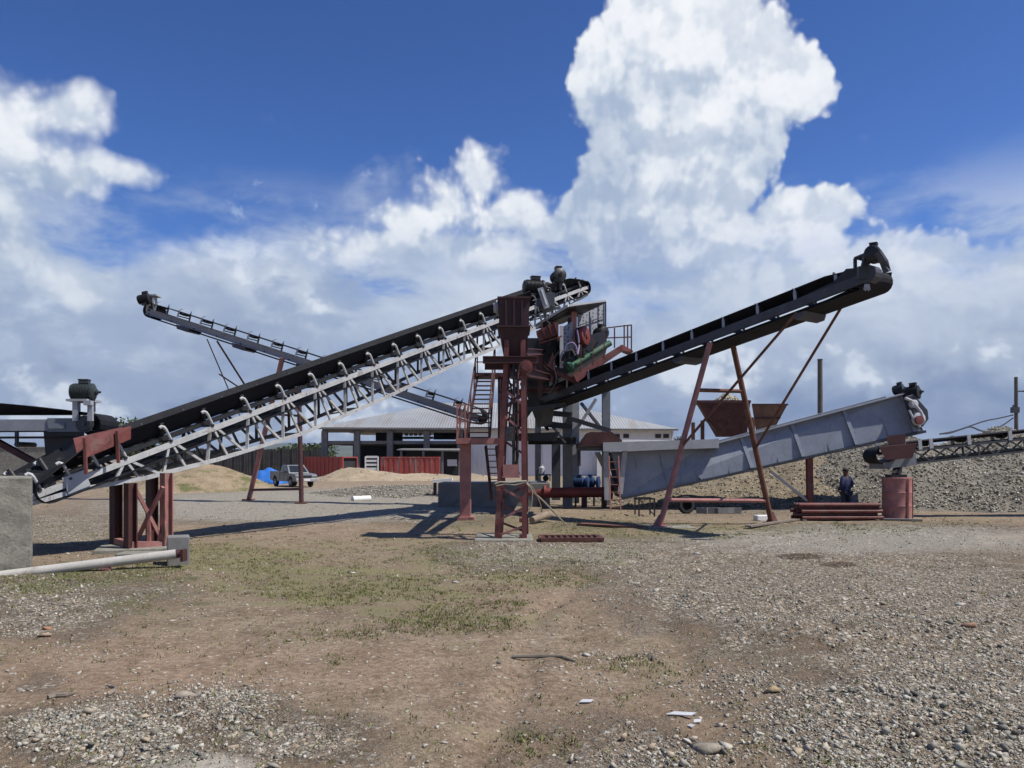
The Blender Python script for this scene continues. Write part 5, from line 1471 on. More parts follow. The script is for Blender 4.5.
warehouse()

def lean_to():
    Y = 92.0
    def X(px): return (px - CX) * Y / F
    def Z(py): return CAMH + (HZ - py) * Y / F
    root = thing('lean_to', 'low dark flat-roofed shelter in front of the warehouse columns', 'shelter', (X(430), Y, 0))
    mb = MB(); mb.hull([V((X(398), Y - 1, Z(450.5))), V((X(465), Y - 1, Z(451.5))), V((X(465), Y + 3.5, Z(449))), V((X(398), Y + 3.5, Z(449)))], [V((X(398), Y - 1, Z(449.5))), V((X(465), Y - 1, Z(450.2))), V((X(465), Y + 3.5, Z(448))), V((X(398), Y + 3.5, Z(448)))]); mb.build('roof', M['dconc'], root)
    mb = MB(); mb.bx(X(404), X(465), Y + 2.2, Y + 2.4, 0, Z(450.5)); mb.build('back_wall', M['dark'], root)
    for px in (402, 424, 443, 460):
        mb = MB(); mb.bx(X(px) - .12, X(px) + .12, Y - .8, Y - .56, 0, Z(451.2)); mb.build('post', M['dconc'], root)
    mb = MB(); mb.bx(X(447.5), X(457), Y - .3, Y - .1, Z(466), Z(459.5)); mb.build('white_board', M['wwall'], root)
lean_to()

def container(name, label, pxc, Y, yaw, ln, mat, open_end):
    h, w = 2.35, 2.4
    c = V(((pxc - CX) * Y / F, Y, 0))
    root = thing(name, label, 'container', c, 'red shipping containers')
    Rz = Matrix.Rotation(R(yaw), 3, 'Z')
    def T(x, y, z): return c + Rz @ V((x, y, z))
    n = int(ln / .28)
    for sg in (-1, 1):                # corrugated sides
        mb = MB()
        for i in range(n):
            x0 = -ln / 2 + .1 + i * (ln - .2) / n; x1 = x0 + (ln - .2) / n; yo = sg * (w / 2 - (.02 if i % 2 else .07))
            mb.add([T(x0, yo, .12), T(x1, yo, .12), T(x1, yo, h - .1), T(x0, yo, h - .1)], [(0, 1, 2, 3)])
            if i < n - 1:
                y2 = sg * (w / 2 - (.07 if i % 2 else .02)); mb.add([T(x1, yo, .12), T(x1, y2, .12), T(x1, y2, h - .1), T(x1, yo, h - .1)], [(0, 1, 2, 3)])
        mb.build('side_panel', mat, root, solid=.02, recalc=False)
    mb = MB(); mb.box(T(0, 0, h - .06), (ln - .1, w - .06, .03), Rz); mb.box(T(0, 0, .1), (ln - .1, w - .06, .06), Rz); mb.box(T(-ln / 2 + .05, 0, h / 2), (.05, w - .1, h - .2), Rz); mb.build('roof_and_floor', mat, root)
    mb = MB()
    for sx in (-1, 1):
        for sy in (-1, 1): mb.box(T(sx * (ln / 2 - .06), sy * (w / 2 - .06), h / 2), (.14, .14, h), Rz)
    for sy in (-1, 1):
        for z in (.07, h - .06): mb.box(T(0, sy * (w / 2 - .03), z), (ln - .25, .09, .13), Rz)
    for sx in (-1, 1):
        for z in (.07, h - .06): mb.box(T(sx * (ln / 2 - .04), 0, z), (.09, w - .25, .13), Rz)
    mb.build('corner_frame', mat, root)
    if open_end:
        mb = MB(); mb.box(T(ln / 2 - .22, 0, h / 2), (.05, w - .2, h - .3), Rz); mb.build('inner_shade_sheet', M['dark'], root)  # dark sheet near the opening, painting in the shade inside
        for sy in (-1, 1):
            mb = MB(); mb.box(T(ln / 2 - .62, sy * (w / 2 + .04), h / 2), (1.15, .05, h - .1), Rz); d = mb.build('door', mat, root)
            mb = MB(); mb.tube(T(ln / 2 - .6, sy * (w / 2 + .09), .2), T(ln / 2 - .6, sy * (w / 2 + .09), h - .2), .025); mb.build('lock_bar', M['dgrey'], d)
    else:
        for sy in (-1, 1):
            mb = MB(); mb.box(T(ln / 2 - .02, sy * w / 4, h / 2), (.05, w / 2 - .1, h - .3), Rz); d = mb.build('door', mat, root)
            mb = MB(); mb.tube(T(ln / 2 + .04, sy * w / 4, .2), T(ln / 2 + .04, sy * w / 4, h - .2), .025); mb.build('lock_bar', M['dgrey'], d)
container('shipping_container', 'plain red shipping container with its dark open end facing right', 331, 86.5, -30, 5.6, M['cont'], True)
container('shipping_container', 'streaky red shipping container with peeling pale patches', 411, 86.5, 2, 6.4, M['contw'], False)

def slat_gate():
    Y = 84
    root = thing('slatted_crate', 'white slatted gate standing between the two red containers', 'gate', P(371.5, 480, Y))
    a, b = P(365.5, 0, Y).x, P(378, 0, Y).x; z0, z1 = P(0, 474, Y).z, P(0, 456.5, Y).z
    for x in (a, b):
        mb = MB(); mb.bar((x, Y, -.1), (x, Y, z1), .14); mb.build('post', M['white'], root)
    for k in range(5):
        z = z0 + .15 + k * (z1 - z0 - .2) / 4; mb = MB(); mb.bx(a + .07, b - .07, Y - .03, Y + .03, z - .12, z + .12); mb.build('slat', M['white'], root)
slat_gate()

def fences():
    Y = 96
    root = thing('boundary_fence', 'tall dark board fence running behind the earth mound and the blue tarpaulin', 'fence', P(255, 480, Y))
    px = 120; k = 0
    while px < 318:
        a = P(px, 0, Y).x; b = P(px + 9.6, 0, Y).x; top = P(0, 449.5 + 1.3 * math.sin(k * 2.1) * .6, Y).z
        mb = MB(); n = 7
        for i in range(n):
            x0 = a + (b - a) * i / n; mb.bx(x0 + .012, x0 + (b - a) / n - .012, Y - .03 - .02 * (i % 2), Y + .03, -.1, top + random.uniform(-.08, .08))
        mb.build('board_panel', M['fence'], root)
        mb = MB(); mb.bx(a - .07, a + .07, Y - .12, Y - .05, -.1, top + .1); mb.build('post', M['fence'], root)
        px += 9.6; k += 1
    # white boundary wall seen under the feed conveyor
    Y = 70; root = thing('boundary_wall', 'long low pale concrete wall seen under the conveyor at the left edge', 'wall', P(20, 480, Y))
    mb = MB(); a, b = P(-120, 0, Y).x, P(60, 0, Y).x; mb.bx(a, b, Y, Y + .3, -.1, P(0, 448, Y).z); mb.build('wall_panel', M['concrete'], root)
    mb = MB(); mb.bx(a - .05, b + .05, Y - .06, Y + .36, P(0, 448, Y).z + .002, P(0, 446.8, Y).z); mb.build('coping', M['concrete'], root)
fences()

# ---------------------------------------------------------------- trees and far hills
def leafy(name, label, px, pyt, Y, w, seed, tone=1., group='trees on the horizon', leaf=.35, n=900):
    rng = np.random.default_rng(seed)
    base = V(((px - CX) * Y / F, Y, 0)); h = CAMH + (HZ - pyt) * Y / F
    root = thing(name, label, 'tree', base, group)
    mb = MB(); mb.path([base + V((0, 0, -.2)), base + V((.1, 0, h * .35)), base + V((-.1, .1, h * .8))], [h * .035, h * .028, h * .01], 8)
    tips = []
    for i in range(7):
        a = rng.uniform(0, 6.28); z = h * rng.uniform(.3, .6); p = base + V((0, 0, z)); q = p + V((math.cos(a) * w * .35, math.sin(a) * w * .35, h * .22)); mb.path([p, (p + q) / 2 + V((0, 0, .1)), q], [h * .014, h * .01, h * .005], 5); tips.append(q)
    mb.build('trunk', M['pole'], root, smooth=True)
    cl = [(base + V((rng.uniform(-.3, .3) * w, rng.uniform(-.3, .3) * w, h * rng.uniform(.45, .85))), rng.uniform(.16, .30) * w) for _ in range(12)] + [(t, .24 * w) for t in tips]
    vs = []
    per = n // len(cl)
    for c, r in cl:
        d = rng.normal(size=(per, 3)); d /= np.linalg.norm(d, axis=1)[:, None]; rr = r * rng.uniform(.45, 1.05, per) ** .6
        p = np.array(c[:]) + d * rr[:, None] * np.array([1, 1, .8]); p = p[p[:, 2] < h * 1.03]
        u = rng.normal(size=(len(p), 3)); u /= np.linalg.norm(u, axis=1)[:, None]; v = np.cross(u, rng.normal(size=(len(p), 3))); v /= np.linalg.norm(v, axis=1)[:, None]
        s = leaf * rng.uniform(.6, 1.2, len(p))[:, None]
        vs.append(np.stack([p - u * s, p + v * s * .55, p + u * s, p - v * s * .55], 1))
    vs = np.concatenate(vs) - np.array(base[:]); m = len(vs)
    o = np_mesh('crown', vs.reshape(-1, 3), np.arange(m * 4).reshape(-1, 4), leafmat(tone)); o.parent = root
_lm = {}
def leafmat(t):
    if t not in _lm:
        m, nt, b = new_mat('foliage'); r = nt.node('ShaderNodeNewGeometry').outputs['Random Per Island']
        nt.put(b.inputs['Base Color'], nt.mix(r, (.022 * t, .038 * t, .014 * t), (.075 * t, .098 * t, .035 * t))); b.inputs['Roughness'].default_value = .7; b.inputs['Specular IOR Level'].default_value = .25
        _lm[t] = m
    return _lm[t]
for i, (px, pyt, Y, w, lab) in enumerate([
        (299, 447, 150, 9, 'low dark green tree behind the fence, just left of the warehouse'),
        (312, 444, 160, 10, 'rounded dark tree nearest the left corner of the warehouse'),
        (284, 450, 150, 8, 'low bushy tree above the blue tarpaulin beyond the fence'),
        (265, 451, 155, 9, 'dim bushy tree behind the fence above the earth mound'),
        (42, 455, 140, 9, 'small dark tree beyond the pale boundary wall under the conveyor'),
        (18, 452, 150, 9, 'dark tree beyond the pale boundary wall at the left edge'),
        (140, 416, 62, 5.0, 'dark rounded tree top just behind the foot of the long conveyor'),
        (680, 436, 190, 8, 'small distant tree at the right end of the warehouse')]):
    leafy('tree', lab, px, pyt, Y, w, 40 + i, 1., leaf=.35 if Y > 70 else .2, n=1500)

def hills():
    m, nt, b = new_mat('forested_hills')
    tc = nt.node('ShaderNodeTexCoord').outputs['Object']
    n = nt.noise(tc, .004, 6, .6)
    nt.put(b.inputs['Base Color'], nt.mix(nt.ss(n, .35, .65), (.035, .05, .025), (.09, .10, .05))); b.inputs['Roughness'].default_value = .95
    xs = np.linspace(-5200, 5200, 400); ys = np.linspace(4200, 6200, 24)
    gx, gy = np.meshgrid(xs, ys); X = gx.ravel(); Y = gy.ravel()
    prof = 20 + 130 * fbm(X / 900 + 3, Y * 0 + 2, 4) * np.exp(-((X + 1350) / 700) ** 2) * 1.9 + 90 * np.exp(-((X - 900) / 450) ** 2) + 30 * fbm(X / 300, Y / 500, 4)
    Z = prof * np.clip(np.sin((Y - 4200) / 2000 * np.pi), 0, 1) ** .7 + 25 * (fbm(X / 160, Y / 160, 3) - .5) - 8
    nn, mm = gx.shape; idx = np.arange(nn * mm).reshape(nn, mm)
    q = np.stack([idx[:-1, :-1], idx[:-1, 1:], idx[1:, 1:], idx[1:, :-1]], -1).reshape(-1, 4)
    o = np_mesh('hills', np.stack([X, Y, Z], 1), q, m)
    o.data.polygons.foreach_set('use_smooth', np.ones(len(q), bool)); tag(o, kind='structure')
hills()

# ---------------------------------------------------------------- poles and wires
def poles():
    Y = 46
    root = thing('utility_pole', 'tall bare grey pole rising straight behind the grey trough', 'pole', (P(820, 0, Y).x, Y, 0), 'poles')
    mb = MB(); b = V((P(820.5, 0, Y).x, Y, -.3)); t = P(820, 360, Y); mb.tube(b, t, .17, .14, 12); mb.build('shaft', M['pole'], root, smooth=True)
    mb = MB(); mb.tube(t, t + V((0, 0, .05)), .16, n=12); mb.build('cap', M['dgrey'], root)
    Y = 62
    root = thing('utility_pole', 'utility pole with a wire bracket and sagging cables at the right edge', 'pole', (P(1016, 0, Y).x, Y, 0), 'poles')
    mb = MB(); b = V((P(1016.6, 0, Y).x, Y, -.3)); t = P(1016, 377, Y); mb.tube(b, t, .17, .13, 12); mb.build('shaft', M['pole'], root, smooth=True)
    mb = MB(); mb.box(P(1015, 410, Y - .1), (.5, .4, .45)); mb.tube(P(1013.5, 411, Y - .1), P(1013.5, 405, Y - .1), .08); mb.build('bracket', M['dgrey'], root)
    mb = MB(); mb.bar(P(1016, 391.5, Y), P(1024, 391, Y), .08); mb.build('wire_arm', M['dgrey'], root)
    mb = MB()
    for pts in (((1013, 415), (1000, 418), (985, 421), (970, 426), (955, 431), (940, 434)), ((1013, 418), (1003, 425), (992, 430), (982, 431), (971, 427), (962, 429), (950, 433), (940, 434))):
        mb.path(cr([P(x, y, 62 - i * 2) for i, (x, y) in enumerate(pts)]), .05, 6)
    mb.path([P(1018, 391, 62), P(1040, 393, 60), P(1070, 391, 58)], .04, 6)
    o = mb.build('power_cable', M['cable'], root, smooth=True)
poles()

# ---------------------------------------------------------------- the air
def haze():
    m = bpy.data.materials.new('hazy_air'); m.use_nodes = True
    nt = NT(m.node_tree); nt.n.clear()
    out = nt.node('ShaderNodeOutputMaterial'); v = nt.node('ShaderNodeVolumePrincipled')
    v.inputs['Color'].default_value = (.72, .82, .95, 1); v.inputs['Density'].default_value = .00008
    v.inputs['Anisotropy'].default_value = .2
    nt.l.new(v.outputs[0], out.inputs['Volume'])
    mb = MB(); mb.bx(-7200, 7200, -3400, 7200, -30, 190)
    o = mb.build('haze', m, loc=(0, 0, 0)); tag(o, kind='stuff')
haze()
# ---------------------------------------------------------------- foreground left: block, pipe barrier, footing
def block():
    rng = np.random.default_rng(5)
    bm = bmesh.new(); bmesh.ops.create_cube(bm, size=1); 
    bmesh.ops.subdivide_edges(bm, edges=bm.edges[:], cuts=9, use_grid_fill=True)
    for v in bm.verts:
        p = v.co
        c = p.copy(); c.x *= 3.2; c.y *= 1.2; c.z *= 1.78
        e = .010 * (vnoise(np.array([c.x * 3 + c.z * 7]), np.array([c.y * 3 + c.z * 3]))[0] - .5) * 2 + .012 * (rng.random() - .5)
        v.co = c + V((e, e, e))
    me = bpy.data.meshes.new('concrete_block'); bm.to_mesh(me); bm.free(); me.materials.append(M['concrete'])
    o = bpy.data.objects.new('concrete_block', me); COL.objects.link(o)
    Rz = Matrix.Rotation(R(31), 3, 'Z'); c = P(31.5, 0, 14.2); c.z = 0
    ctr = V((c.x, c.y, 0)) + Rz @ V((-1.6, .6, .80)); o.location = ctr; o.rotation_euler = (0, 0, R(31))
    md = o.modifiers.new('edge', 'BEVEL'); md.width = .02; md.segments = 2; md.limit_method = 'ANGLE'; md.angle_limit = R(50)
    tag(o, 'big rough concrete block at the left edge of the yard', 'concrete block')
block()

def pipe_barrier():
    root = thing('pipe_barrier', 'long white steel pipe held low above the ground, ending at a small footing', 'pipe', P(103, 575, 13.9))
    p0, p1 = P(-60, 583.5, 13.2), P(176, 554, 14.45)
    mb = MB(); mb.tube(p0, p1, .088, n=16); mb.build('rail_pipe', M['oldpipe'], root, smooth=True)
    mb = MB(); q = p0.lerp(p1, (103 + 60) / 236); mb.bar((q.x, q.y - .02, -.1), (q.x, q.y - .02, q.z + .04), .14, .03, V((0, 1, 0))); mb.bar((q.x - .07, q.y - .1, q.z - .1), (q.x + .07, q.y - .1, q.z - .1), .03); mb.build('stub_post', M['fred'], root)
    mb = MB(); mb.tube(p1, p1 + (p1 - p0).normalized() * .16, .075, n=12); mb.box(p1 + V((.15, -.02, -.02)), (.05, .2, .22)); mb.build('end_sleeve', M['dred'], root)
    o = MB(); c = P(176, 0, 14.75); o.box((c.x, 14.85, .20), (.40, .42, .72), Matrix.Rotation(R(24), 3, 'Z')); b = o.build('footing_block', M['dconc'], None, loc=(c.x, 14.85, 0), bevel=.025)
    tag(b, 'small dark concrete footing at the end of the white pipe', 'footing')
    b2 = MB(); b2.box((P(141, 553, 15.5).x, 16.0, .04), (1.3, .5, .14), Matrix.Rotation(R(4), 3, 'Z')); s = b2.build('concrete_slab', M['concrete'], bevel=.02)
    tag(s, 'flat pale concrete slab beneath the red legs of the long conveyor', 'slab')
pipe_barrier()

# ---------------------------------------------------------------- pickup truck
def pickup():
    c = P(293, 0, 59); c.z = 0
    root = thing('pickup_truck', 'grey double cab pickup truck parked facing the yard beside the blue tarpaulin', 'pickup', c)
    Rz = Matrix.Rotation(R(-52), 3, 'Z')          # x axis = forward
    def T(x, y, z): return c + Rz @ V((x, y, z))
    hw = .84
    def body(prof, w, inset=0):
        mb = MB(); n = len(prof)
        lo = [T(x, -w, z) for x, z in prof]; hi = [T(x, w, z) for x, z in prof]
        mb.prism(lo, T(0, w, 0) - T(0, -w, 0)); return mb
    # lower body with wheel arches cut into its outline
    prof = [(-2.5, .55), (-2.5, 1.08), (-.55, 1.08), (-.55, 1.06), (1.05, 1.04), (2.35, .96), (2.5, .86), (2.52, .5)]
    arch = lambda cx: [(cx + .43 * math.cos(t), .40 + .43 * math.sin(t)) for t in [math.pi * k / 8 for k in range(0, 9)]]
    prof += [(2.0, .42)] + arch(1.52) + [(-1.0, .42)] + arch(-1.48) + [(-2.2, .45)]
    body(prof, hw).build('body', M['carpaint'], root, bevel=.02)
    # cabin greenhouse, narrower toward the roof
    mb = MB(); lo = [T(-.60, -hw + .03, 1.06), T(1.15, -hw + .03, 1.04), T(1.15, hw - .03, 1.04), T(-.60, hw - .03, 1.06)]
    hi = [T(-.42, -hw + .17, 1.62), T(.48, -hw + .17, 1.64), T(.48, hw - .17, 1.64), T(-.42, hw - .17, 1.62)]
    mb.hull(lo, hi); mb.build('cab', M['carpaint'], root, bevel=.04)
    def quad_on(f, name, mat, out):
        mb = MB(); mb.prism(f, out); return mb.build(name, mat, root)
    def lerp4(u, v, s):   # side panes: u along, v up
        a = lo[0].lerp(lo[1], u) if s < 0 else lo[3].lerp(lo[2], u); b = hi[0].lerp(hi[1], u) if s < 0 else hi[3].lerp(hi[2], u); return a.lerp(b, v)
    for s in (-1, 1):
        o = Rz @ V((0, s * .012, .004))
        for u0, u1 in ((.06, .44), (.50, .90)): quad_on([lerp4(u0, .1, s), lerp4(u1, .1, s), lerp4(u1 - .03, .86, s), lerp4(u0 + .03, .86, s)], 'side_window', M['glass'], o)
        for x in (-.5, .28, 1.0):
            mb = MB(); mb.bar(T(x, s * (hw + .006), .5), T(x, s * (hw + .006), 1.03), .012, .012); mb.build('door_gap', M['black'], root)
        for x in (-.25, .5):
            mb = MB(); mb.box(T(x, s * (hw + .02), .92), (.16, .03, .035), Rz); mb.build('door_handle', M['black'], root)
        mb = MB(); mb.box(T(.85, s * (hw + .10), 1.12), (.1, .18, .16), Rz); mb.build('wing_mirror', M['black'], root)
        mb = MB(); mb.box(T(2.44, s * .58, .80), (.12, .34, .17), Rz); mb.build('headlight', M['lamp'], root)
        for x in (1.52, -1.48):
            mb = MB(); ax = Rz @ V((0, s, 0)); mb.lathe(T(x, s * (hw - .22), .36), ax, [(0, .2), (0, .33), (.03, .36), (.19, .36), (.22, .33), (.22, .2)], 20); w = mb.build('wheel', M['tyre'], root, smooth=True)
            mb = MB(); mb.lathe(T(x, s * (hw - .05), .36), ax, [(0, .21), (.04, .21), (.06, .17), (.03, .08), (.07, .05), (.07, .01)], 16); mb.build('rim', M['chrome'], w, smooth=True)
    f = lambda u, v: lo[1].lerp(lo[2], u).lerp(hi[1].lerp(hi[2], u), v)
    quad_on([f(.08, .08), f(.92, .08), f(.90, .88), f(.10, .88)], 'windscreen', M['glass'], Rz @ V((.012, 0, .008)))
    f = lambda u, v: lo[0].lerp(lo[3], u).lerp(hi[0].lerp(hi[3], u), v)
    quad_on([f(.12, .15), f(.88, .15), f(.86, .85), f(.14, .85)], 'rear_window', M['glass'], Rz @ V((-.012, 0, .004)))
    mb = MB(); mb.box(T(2.52, 0, .80), (.04, .78, .15), Rz); mb.build('grille', M['black'], root)
    mb = MB(); mb.box(T(2.56, 0, .53), (.14, 1.66, .22), Rz); mb.build('bumper', M['chrome'], root, bevel=.03)
    mb = MB(); mb.box(T(2.635, 0, .53), (.01, .46, .11), Rz); mb.build('number_plate', M['white'], root)
    # load bed: flat dark sheet painting in the shaded hollow
    mb = MB(); mb.box(T(-1.52, 0, 1.083), (1.8, 1.46, .01), Rz); mb.build('load_bed', M['dark'], root)
    mb = MB()
    for s in (-1, 1): mb.box(T(-1.53, s * .78, 1.11), (1.92, .1, .06), Rz)
    mb.box(T(-2.46, 0, 1.11), (.08, 1.5, .06), Rz); mb.build('bed_rail', M['carpaint'], root)
pickup()

def tarp():
    Y = 66; c = P(266, 0, Y); c.z = 0
    nx, ny = 30, 24; vs = []; fs = []
    for i in range(nx):
        for j in range(ny):
            u = i / (nx - 1) * 2 - 1; v = j / (ny - 1) * 2 - 1
            x = u * 1.55; y = v * 1.5
            hgt = max(0, 1 - abs(u) ** 3.2) * max(0, 1 - abs(v) ** 3) * (.78 + .18 * math.sin(u * 3 + 1)) + .07 * float(vnoise(u * 4 + 9, v * 4)) * (1 - max(abs(u), abs(v)) ** 4) + .05 * math.sin(u * 11 + v * 5) * (1 - abs(u))
            vs.append((x + .08 * math.sin(v * 7), y, max(.02, hgt))); fs += []
    for i in range(nx - 1):
        for j in range(ny - 1): fs.append((i * ny + j, (i + 1) * ny + j, (i + 1) * ny + j + 1, i * ny + j + 1))
    me = bpy.data.meshes.new('tarpaulin'); me.from_pydata(vs, [], fs); me.materials.append(M['tarp'])
    me.polygons.foreach_set('use_smooth', [True] * len(fs))
    o = bpy.data.objects.new('tarpaulin', me); COL.objects.link(o); o.location = c + V((0, 0, 0)); o.scale = (1.1, 1.1, 1.3)
    md = o.modifiers.new('thickness', 'SOLIDIFY'); md.thickness = .02
    tag(o, 'bright blue tarpaulin draped over a heap left of the pickup', 'tarpaulin')
tarp()

# ---------------------------------------------------------------- plinth wall, pumps, red pipe, ladder
def plinth():
    Y = 33.2
    mb = MB(); a, b = P(438, 0, Y).x, P(550, 0, Y).x; zt = P(0, 483, Y).z
    mb.bx(a, b, Y, Y + 3.6, -.1, zt)
    o = mb.build('concrete_plinth', M['dconc'], bevel=.03); tag(o, 'long grey concrete plinth behind the thick red stair post', 'plinth')
    Y = 41
    root = thing('concrete_bench', 'white slab on dark legs standing left of the grey plinth', 'bench', P(443, 498, Y))
    mb = MB(); mb.bar(P(433, 481.2, Y), P(452.5, 479.6, Y), .5, .16); mb.build('slab_top', M['white'], root)
    for px in (435, 451):
        mb = MB(); mb.bar(V((P(px, 0, Y).x, Y, -.1)), P(px, 482, Y), .16); mb.build('leg', M['dark'], root)
    mb = MB(); mb.tube(P(352.5, 499.5, 38), P(370, 498.6, 38.6), .16, n=16); o = mb.build('plastic_pipe', M['white'], smooth=True)
    o.location.z -= .0; tag(o, 'short fat white pipe lying on the gravel left of the loose boards', 'pipe')
plinth()

def pumps():
    Y = 34.0
    for k, (px, lab) in enumerate(((579.5, 'blue pump motor on the red pipe, the one beside the grey column'), (590, 'blue pump motor on the red pipe, the one beside the ladder'))):
        c = P(px, 482.5, Y); root = thing('pump', lab, 'pump', (c.x, Y, .55), 'blue pumps')
        m = motor(root, c, (.95, -.3, 0), .24, .5, M['blue'], name='pump_motor')
        mb = MB(); mb.lathe(c + V((.28, -.1, 0)), V((.95, -.3, 0)), [(0, .1), (0, .26), (.12, .28), (.16, .12)], 16); mb.build('pump_casing', M['blue'], root, smooth=True)
        mb = MB(); mb.box((c.x, Y, c.z - .33), (.5, .5, .12)); 
        for dx in (-.17, .17): mb.bar((c.x + dx, Y, -.1), (c.x + dx, Y, c.z - .3), .08)
        mb.build('pedestal', M['black'], root)
    root = thing('water_pipe', 'fat red water pipe lying on low stands in front of the blue pumps', 'pipe', P(585, 505, 33.7))
    mb = MB(); mb.tube(P(528, 493, 33.4), P(612, 492, 33.0), .22, n=16); mb.build('pipe_run', M['bred'], root, smooth=True)
    for px in (545, 611):
        mb = MB(); c = P(px, 492.3, 33.2); mb.tube(c - V((.05, 0, 0)), c + V((.05, 0, 0)), .30, n=16); mb.build('flange', M['bred'], root, smooth=True)
    for px in (540, 584, 604):
        c = P(px, 492, 33.2); mb = MB(); mb.box((c.x, 33.2, (c.z - .25) / 2 - .02), (.2, .3, max(.1, c.z - .15))); mb.build('stand', M['dred'], root)
pumps()

def ladder():
    Y = 31.0
    root = thing('ladder', 'narrow steel ladder leaning on the low end of the grey trough', 'ladder', P(614, 500, Y - .2))
    a, b = V((P(609.5, 0, Y).x, Y - .35, -.05)), P(609, 456, Y); c, d = V((P(619.5, 0, Y).x, Y - .35, -.05)), P(618.5, 456, Y)
    for p, q in ((a, b), (c, d)):
        mb = MB(); mb.bar(p, q, .05, .07); mb.build('rail', M['fred'], root)
    for i in range(7):
        t = .08 + i * .135; mb = MB(); mb.tube(a.lerp(b, t), c.lerp(d, t), .022, n=8); mb.build('rung', M['rust'], root)
ladder()

# ---------------------------------------------------------------- things lying about the plant
def yard_things():
    # black table frame
    Y = 27.5; root = thing('table_frame', 'thin black table frame of angle iron under the low end of the trough', 'frame', P(647, 520, Y))
    x0, x1 = P(639, 0, Y).x, P(654.5, 0, Y).x; zt = 2 + (HZ - 499) * Y / F
    for x in (x0, x1):
        for dy in (0, .9):
            mb = MB(); mb.bar((x, Y + dy, -.1), (x, Y + dy, zt), .05); mb.build('leg', M['black'], root)
    mb = MB()
    for dy in (0, .9): mb.bar((x0, Y + dy, zt), (x1, Y + dy, zt), .05)
    for x in (x0, x1): mb.bar((x, Y, zt), (x, Y + .9, zt), .05)
    mb.build('top_frame', M['black'], root)
    mb = MB(); mb.bar((x0, Y, zt), (x1, Y, .05), .035); mb.build('brace', M['black'], root)
    # log on the grass
    Y = 24.5; mb = MB(); a, b = P(532, 521, Y), P(549, 512, Y + 1.0); a.z = .10; b.z = .22; mb.path([a, a.lerp(b, .5) + V((0, 0, .02)), b], [.11, .12, .12], 14)
    o = mb.build('log', M['log'], smooth=True); tag(o, 'pale cut log lying on the grass right of the red tower', 'log')
    # ropes trailing from the tower
    root = thing('rope', 'pale rope tied round the red tower and trailing to the ground on its right', 'rope', P(522, 482, 19.5))
    Y = 19.45
    mb = MB(); mb.path([P(495, 484, Y), P(500, 482, Y), P(510, 482.5, Y), P(519, 481.5, Y), P(527, 481, Y)], .022); mb.path([P(496, 486, Y), P(505, 484, Y), P(515, 485, Y), P(526, 482, Y)], .018); mb.build('rope_wrap', M['rope'], root, smooth=True)
    mb = MB(); mb.path(cr([P(526, 482, Y), P(533, 492, 19.8), P(541, 499, 20.2), P(552, 510, 21.0), P(566, 525, 22.2)]), .022, 6)
    mb.path(cr([P(526, 481, Y), P(534, 490, 19.8), P(540, 503, 20.2), P(542, 512, 20.6)]), .016, 6)
    mb.path(cr([P(526, 483, Y), P(532, 491, 19.6), P(531, 505, 19.7), P(527, 514, 19.7)]), .016, 6); mb.build('rope_tail', M['rope'], root, smooth=True)
    # cast grate beside the tower
    Y = 18.8; root = thing('iron_grate', 'flat rusty dark iron grate lying on the gravel right of the red tower', 'grate', P(572, 541, Y))
    x0, x1 = P(541, 0, Y).x, P(603, 0, Y).x
    mb = MB()
    mb.bar((x0, Y, .07), (x1, Y + .1, .07), .08, .10); mb.bar((x0, Y + .8, .07), (x1, Y + .85, .07), .08, .10)
    mb.bar((x0, Y, .07), (x0, Y + .8, .07), .08, .09); mb.bar((x1, Y + .1, .07), (x1, Y + .85, .07), .08, .09); mb.build('frame', M['funnel'], root)
    mb = MB()
    for i in range(10):
        x = x0 + (x1 - x0) * (i + .5) / 10; mb.bar((x, Y + .05, .08), (x, Y + .82, .08), .07, .06)
    mb.build('bar_grid', M['dred'], root)
    # red-brown channel plate lying in the grass
    Y = 22.3; mb = MB(); mb.bar(P(580, 523, 23.6) * V((1, 1, 0)) + V((0, 0, .06)) if False else V((P(580, 0, 23.8).x, 23.8, .05)), V((P(642, 0, 22.6).x, 22.6, .05)), .42, .06)
    o = mb.build('steel_plate', M['rust']); tag(o, 'long rust red steel plate lying flat between the grate and the A-frame', 'plate')
    # white block and dark row of hollow blocks under the A-frame
    mb = MB(); c = P(762, 522, 25.8); mb.box((c.x, 25.8, .08), (.5, .3, .2), Matrix.Rotation(R(12), 3, 'Z')); o = mb.build('white_slab', M['white'], bevel=.03); tag(o, 'white slab lying on the ground left of the stacked rusty pipes', 'slab')
    n = 0
    def hollow(x, y, rz):
        mb = MB(); Rz = Matrix.Rotation(rz, 3, 'Z'); c = V((x, y, 0))
        def b_(lx, ly, sx, sy): mb.box(c + Rz @ V((lx, ly, .10)), (sx, sy, .2), Rz)
        b_(0, -.085, .4, .03); b_(0, .085, .4, .03)
        for lx in (-.185, 0, .185): b_(lx, 0, .03, .14)
        return mb.build('hollow_block', M['dconc'])
    for i, px in enumerate((702, 709, 716, 722, 729, 737)):
        o = hollow(P(px, 0, 29.3).x, 29.3 + .1 * (i % 3), random.uniform(-.4, .4)); o.rotation_euler.x = 0
        tag(o, 'grey hollow concrete block in the row on the ground under the A-frame cross bar', 'concrete block', 'hollow blocks under the A-frame')
    mb = MB(); c = P(686, 510, 29.0); mb.lathe(c, V((.3, -1, .1)), [(-.09, .2), (-.09, .29), (-.05, .33), (.05, .33), (.09, .29), (.09, .2), (-.09, .2)], 22); o = mb.build('old_tyre', M['tyre'], smooth=True); o.location.z = .0; tag(o, 'old black tyre standing on the ground left of the hollow blocks', 'tyre')
